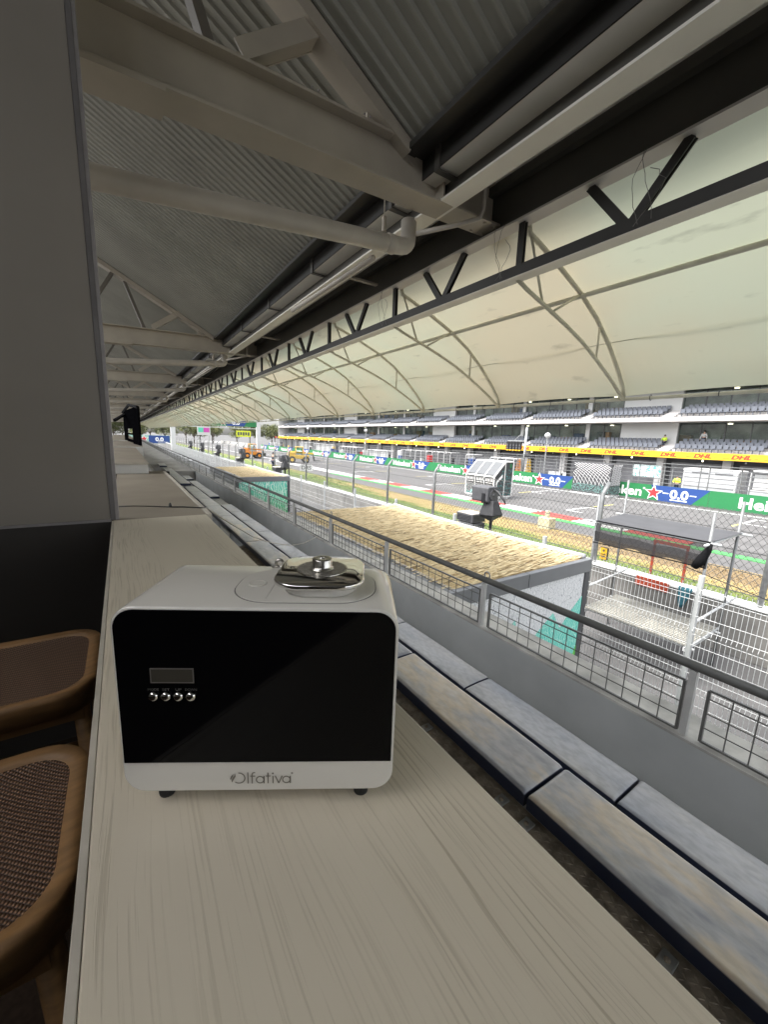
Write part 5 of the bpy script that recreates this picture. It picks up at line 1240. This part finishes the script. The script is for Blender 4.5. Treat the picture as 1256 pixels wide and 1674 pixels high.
sc2 = thing('video_screen', 'video screen with magenta and green picture hung below the far gantry', 'screen', (17.4, 109, -1))
MB().box(15.9, 18.9, 109, 109.3, -.5, 1.5).build('casing', m_bldw, sc2); MB().box(16.1, 17.3, 108.98, 108.995, .2, 1.35).build('picture', M('green picture', (.10, .5, .35), .5), sc2); MB().box(17.31, 18.7, 108.98, 108.995, .2, 1.35).build('picture', M('magenta picture', (.5, .06, .35), .5), sc2)
for x in (16.2, 18.6): MB().box(x - .06, x + .06, 109.1, 109.2, G, -.5).build('leg', m_galv, sc2)
ys = thing('yellow_sign', 'lime yellow sign board with dark marks below the far gantry', 'sign', (27, 109, 0))
MB().box(25.2, 28.9, 109, 109.1, -.6, .95).build('board', M('lime sign', (.62, .68, .03), .5), ys)
for i in range(5): MB().box(25.5 + .65 * i, 25.95 + .65 * i, 108.97, 108.995, -.25 + .12 * (i % 2), .6).build('dark_mark', m_gplast, ys)
for x in (25.6, 28.5): MB().box(x - .06, x + .06, 109.02, 109.08, G, -.6).build('leg', m_galv, ys)
g2 = thing('banner_gantry', 'second gantry with white, star and blue banner at the far left', 'gantry', (9, 140, G))
bn = MB().box(.5, 12.6, 140, 140.1, -3.6, -1.2).build('banner', M('pale green banner', (.30, .5, .42), .5), g2)
MB().box(6.9, 12.5, 139.97, 139.995, -3.55, -1.25).build('blue_field', m_blue, bn); star(MB(), (5.7, 139.96, -2.3), (1, 0, 0), (0, 0, 1), 1.2).build('star_outline', m_lett, bn, fix=False); star(MB(), (5.7, 139.95, -2.3), (1, 0, 0), (0, 0, 1), .95).build('red_star', m_red, bn, fix=False)
put_text(MB(), '0.0', (8.6, 139.96, -2.95), (1, 0, 0), (0, 0, 1), 2.2, 1.2, .03).build('number', m_lett, bn, fix=False)
for x in (.7, 12.4): MB().box(x - .2, x + .2, 140.1, 140.4, G, -1.2).build('column', m_bldw, g2)
def loader(x, y, rz, mt, label):
    t = thing('site_loader', label, 'loader', (x, y, G), rz, world=False)
    MB().box(-1.9, 1.7, -.85, .85, .7, 1.35).build('chassis', mt, t, bevel=.06)
    MB().prism([(-.6, 1.35), (.75, 1.35), (.6, 2.7), (-.5, 2.7)], -.8, .25, 'xz').build('cab', m_glass, t)
    for p in ((-.6, -.8), (.72, -.8), (-.6, .25), (.72, .25)): MB().bar((p[0], p[1], 1.35), (p[0] * .85, p[1], 2.72), .08).build('cab_pillar', mt, t)
    MB().box(-.62, .74, -.9, .35, 2.7, 2.8).build('cab_roof', mt, t, bevel=.03)
    MB().box(-1.85, -.65, -.7, .7, 1.35, 1.85).build('engine_cover', mt, t, bevel=.08)
    for sx in (-1.2, 1.15):
        for sy in (-.95, .95):
            w = MB().lathe((sx, sy, .58), [(.58, -.2), (.58, .2)], 18, 'y').build('wheel', m_rubber, t, bevel=.05); MB().lathe((sx, sy, .58), [(.28, -.22), (.28, .22)], 14, 'y').build('rim', mt, w)
    MB().bar((-1.5, .55, 1.9), (2.6, .55, 1.6), .22, .26).build('boom', mt, t); MB().bar((2.5, .55, 1.6), (2.7, .55, .5), .18, .2).build('boom_head', m_gplast, t)
    MB().box(2.6, 2.7, -.5, .9, .35, 1.1).build('fork_carriage', m_blk, t)
    for sy in (-.3, .5): MB().box(2.7, 3.8, sy - .06, sy + .06, .35, .42).build('fork', m_blk, t)
loader(21.0, 79, R(5), m_orange, 'orange telescopic loader standing on the track far away')
loader(25.6, 66, R(-15), m_ochre, 'yellow loader on the track beyond the DRS board')
def tree_mesh(seed, h=9., r=3.6):
    rr = random.Random(seed); b = MB(); cl = [(rr.uniform(-.6, .6) * r, rr.uniform(-.6, .6) * r, h * rr.uniform(.42, .9), rr.uniform(.35, .6) * r) for _ in range(12)]
    for i in range(1500):
        cx, cy, cz, cr = rr.choice(cl); a = rr.uniform(0, 6.28); c_ = rr.uniform(-1, 1); rad = cr * rr.uniform(.55, 1.05); q = math.sqrt(1 - c_ * c_)
        p = Vector((cx + rad * q * math.cos(a), cy + rad * q * math.sin(a), cz + rad * c_ * .8)); s_ = rr.uniform(.14, .34)
        u_ = Vector((rr.uniform(-1, 1), rr.uniform(-1, 1), rr.uniform(-1, 1))).normalized(); v_ = u_.orthogonal().normalized()
        b.add([p - u_ * s_, p + v_ * s_ * .6, p + u_ * s_, p - v_ * s_ * .6], [(0, 1, 2, 3)])
    me = b.mesh('crown', fix=False); me.materials.append(m_leaf)
    t = MB().tube([(0, 0, 0), (.1, .05, h * .3), (0, .1, h * .55)], [.28, .2, .1], 8)
    for i in range(4): a = 1.57 * i; t.tube([(0, .05, h * .32), (math.cos(a) * r * .5, math.sin(a) * r * .5, h * .62)], [.12, .04], 6)
    tm = t.mesh('trunk', smooth=True); tm.materials.append(m_bark); return me, tm
tms = [tree_mesh(s_, 8 + s_, 3.4 + .4 * s_) for s_ in range(3)]
tl = ['tree with olive green crown beyond the far end of the pit building', 'broad olive tree behind the far gantry', 'taller tree in the row behind the far gantry']
rr = random.Random(11)
for i in range(26):
    x = -6 + 3.6 * i + rr.uniform(-1, 1); y = rr.uniform(165, 205) + (8 if x < 40 else 0); k = i % 3
    if x > 46: y = rr.uniform(160, 185)
    t = thing('tree', tl[0 if x > 40 else 1 + k % 2], 'tree', (x, y, G), rr.uniform(0, 6), group='trees beyond the far end of the track', world=False)
    link('crown', tms[k][0], None, t); link('trunk', tms[k][1], None, t)

# ------------------------------------------------------------------ people
def skin_mesh(name, pts, edges, root):
    me = bpy.data.meshes.new(name); keys = list(pts); ix = {k: i for i, k in enumerate(keys)}
    me.from_pydata([pts[k][0] for k in keys], [(ix[a], ix[b_]) for a, b_ in edges], [])
    o = bpy.data.objects.new(name, me); COL.objects.link(o)
    sk = o.modifiers.new('skin', 'SKIN'); sk.use_smooth_shade = True
    for k in keys:
        v = me.skin_vertices[0].data[ix[k]]; v.radius = pts[k][1]; v.use_root = (k == root)
    sb = o.modifiers.new('sub', 'SUBSURF'); sb.levels = 1; sb.render_levels = 1
    dg = bpy.context.evaluated_depsgraph_get(); res = bpy.data.meshes.new_from_object(o.evaluated_get(dg))
    bpy.data.objects.remove(o); bpy.data.meshes.remove(me); res.name = name; return res
def person(label, loc, rz, top, legs, arms='down', sit=False, step=0.):
    t = thing('person', label, 'person', loc, rz, world=False)
    z = -.42 if sit else 0
    hipL, hipR = (-.09, 0, .92 + z), (.09, 0, .92 + z)
    if sit: kL, kR, aL, aR = (-.12, .42, .5), (.12, .42, .5), (-.12, .42, .08), (.12, .42, .08)
    else: kL, kR, aL, aR = (-.10, .03 + step, .50), (.10, .03 - step * .4, .50), (-.11, step * 1.2, .08), (.11, -step * 1.5, .08)
    hand = {'down': ((-.27, .02, 1.12 + z), (-.28, .12, .86 + z)), 'up': ((-.30, .22, 1.30 + z), (-.22, .42, 1.48 + z)), 'fwd': ((-.26, .14, 1.14 + z), (-.16, .36, 1.10 + z))}[arms]
    def mir(p): return (-p[0], p[1], p[2])
    P = dict(pelvis=((0, 0, .96 + z), (.15, .10)), chest=((0, .0, 1.26 + z), (.17, .11)), shb=((0, 0, 1.40 + z), (.12, .08)), neck=((0, .01, 1.49 + z), (.055, .055)), head=((0, .03, 1.60 + z), (.08, .095)), crown=((0, .02, 1.71 + z), (.065, .075)),
             sL=((-.18, 0, 1.41 + z), .06), sR=((.18, 0, 1.41 + z), .06), eL=(hand[0], .045), eR=(mir(hand[0]), .045), wL=(hand[1], .032), wR=(mir(hand[1]), .032), fL=((hand[1][0], hand[1][1] + .05, hand[1][2] - .09), .03), fR=((-hand[1][0], hand[1][1] + .05, hand[1][2] - .09), .03),
             hL=(hipL, .085), hR=(hipR, .085), kL=(kL, .06), kR=(kR, .06), aL=(aL, .042), aR=(aR, .042), tL=((aL[0], aL[1] + .16, .035), .035), tR=((aR[0], aR[1] + .16, .035), .035))
    P = {k: (v[0], v[1] if isinstance(v[1], tuple) else (v[1], v[1])) for k, v in P.items()}
    E = [('pelvis', 'chest'), ('chest', 'shb'), ('shb', 'neck'), ('neck', 'head'), ('head', 'crown'), ('shb', 'sL'), ('sL', 'eL'), ('eL', 'wL'), ('wL', 'fL'), ('shb', 'sR'), ('sR', 'eR'), ('eR', 'wR'), ('wR', 'fR'), ('pelvis', 'hL'), ('hL', 'kL'), ('kL', 'aL'), ('aL', 'tL'), ('pelvis', 'hR'), ('hR', 'kR'), ('kR', 'aR'), ('aR', 'tR')]
    link('body', skin_mesh('body', P, E, 'pelvis'), m_skin, t)
    g = lambda ks, f: {k: (P[k][0], (P[k][1][0] * f + .012, P[k][1][1] * f + .012)) for k in ks}
    ks = ['pelvis', 'chest', 'shb', 'sL', 'sR', 'eL', 'eR', 'wL', 'wR']; link('jacket', skin_mesh('jacket', g(ks, 1.06), [e for e in E if e[0] in ks and e[1] in ks], 'pelvis'), top, t)
    ks = ['pelvis', 'hL', 'hR', 'kL', 'kR', 'aL', 'aR']; link('trousers', skin_mesh('trousers', g(ks, 1.05), [e for e in E if e[0] in ks and e[1] in ks], 'pelvis'), legs, t)
    MB().lathe((0, .02, 1.62 + z), [(.105, .0), (.112, .05), (.09, .11), (.04, .145)], 14).build('hair', m_hair, t, smooth=True)
    for s_ in (-1, 1): MB().lathe((s_ * .033, .122, 1.625 + z), [(.011, 0), (.006, .006)], 8, 'y').build('eye', m_blk, t)
    return t
person('worker in a yellow green vest walking along the walkway beyond the tents', (7.6, 58, G), R(200), m_lime, m_navy, step=.12)
person('person in dark clothes standing on the trackside wall reaching to the fence', (11.9, 37.2, -3.29), R(-60), m_gplast, m_navy, 'up')
person('person in a white shirt and dark trousers standing in the pit building terrace', (52.85, 17.4, .47), R(90), m_bldw, m_navy)
person('worker in a lime jacket sitting on the terrace stair of the pit building', (52.3, 20.9, .40), R(90), m_lime, m_navy, 'fwd', sit=True)
person('worker in a lime vest standing behind the pit wall banner', (42.0, 15.25, G + .55), R(100), m_lime, m_navy, 'fwd')
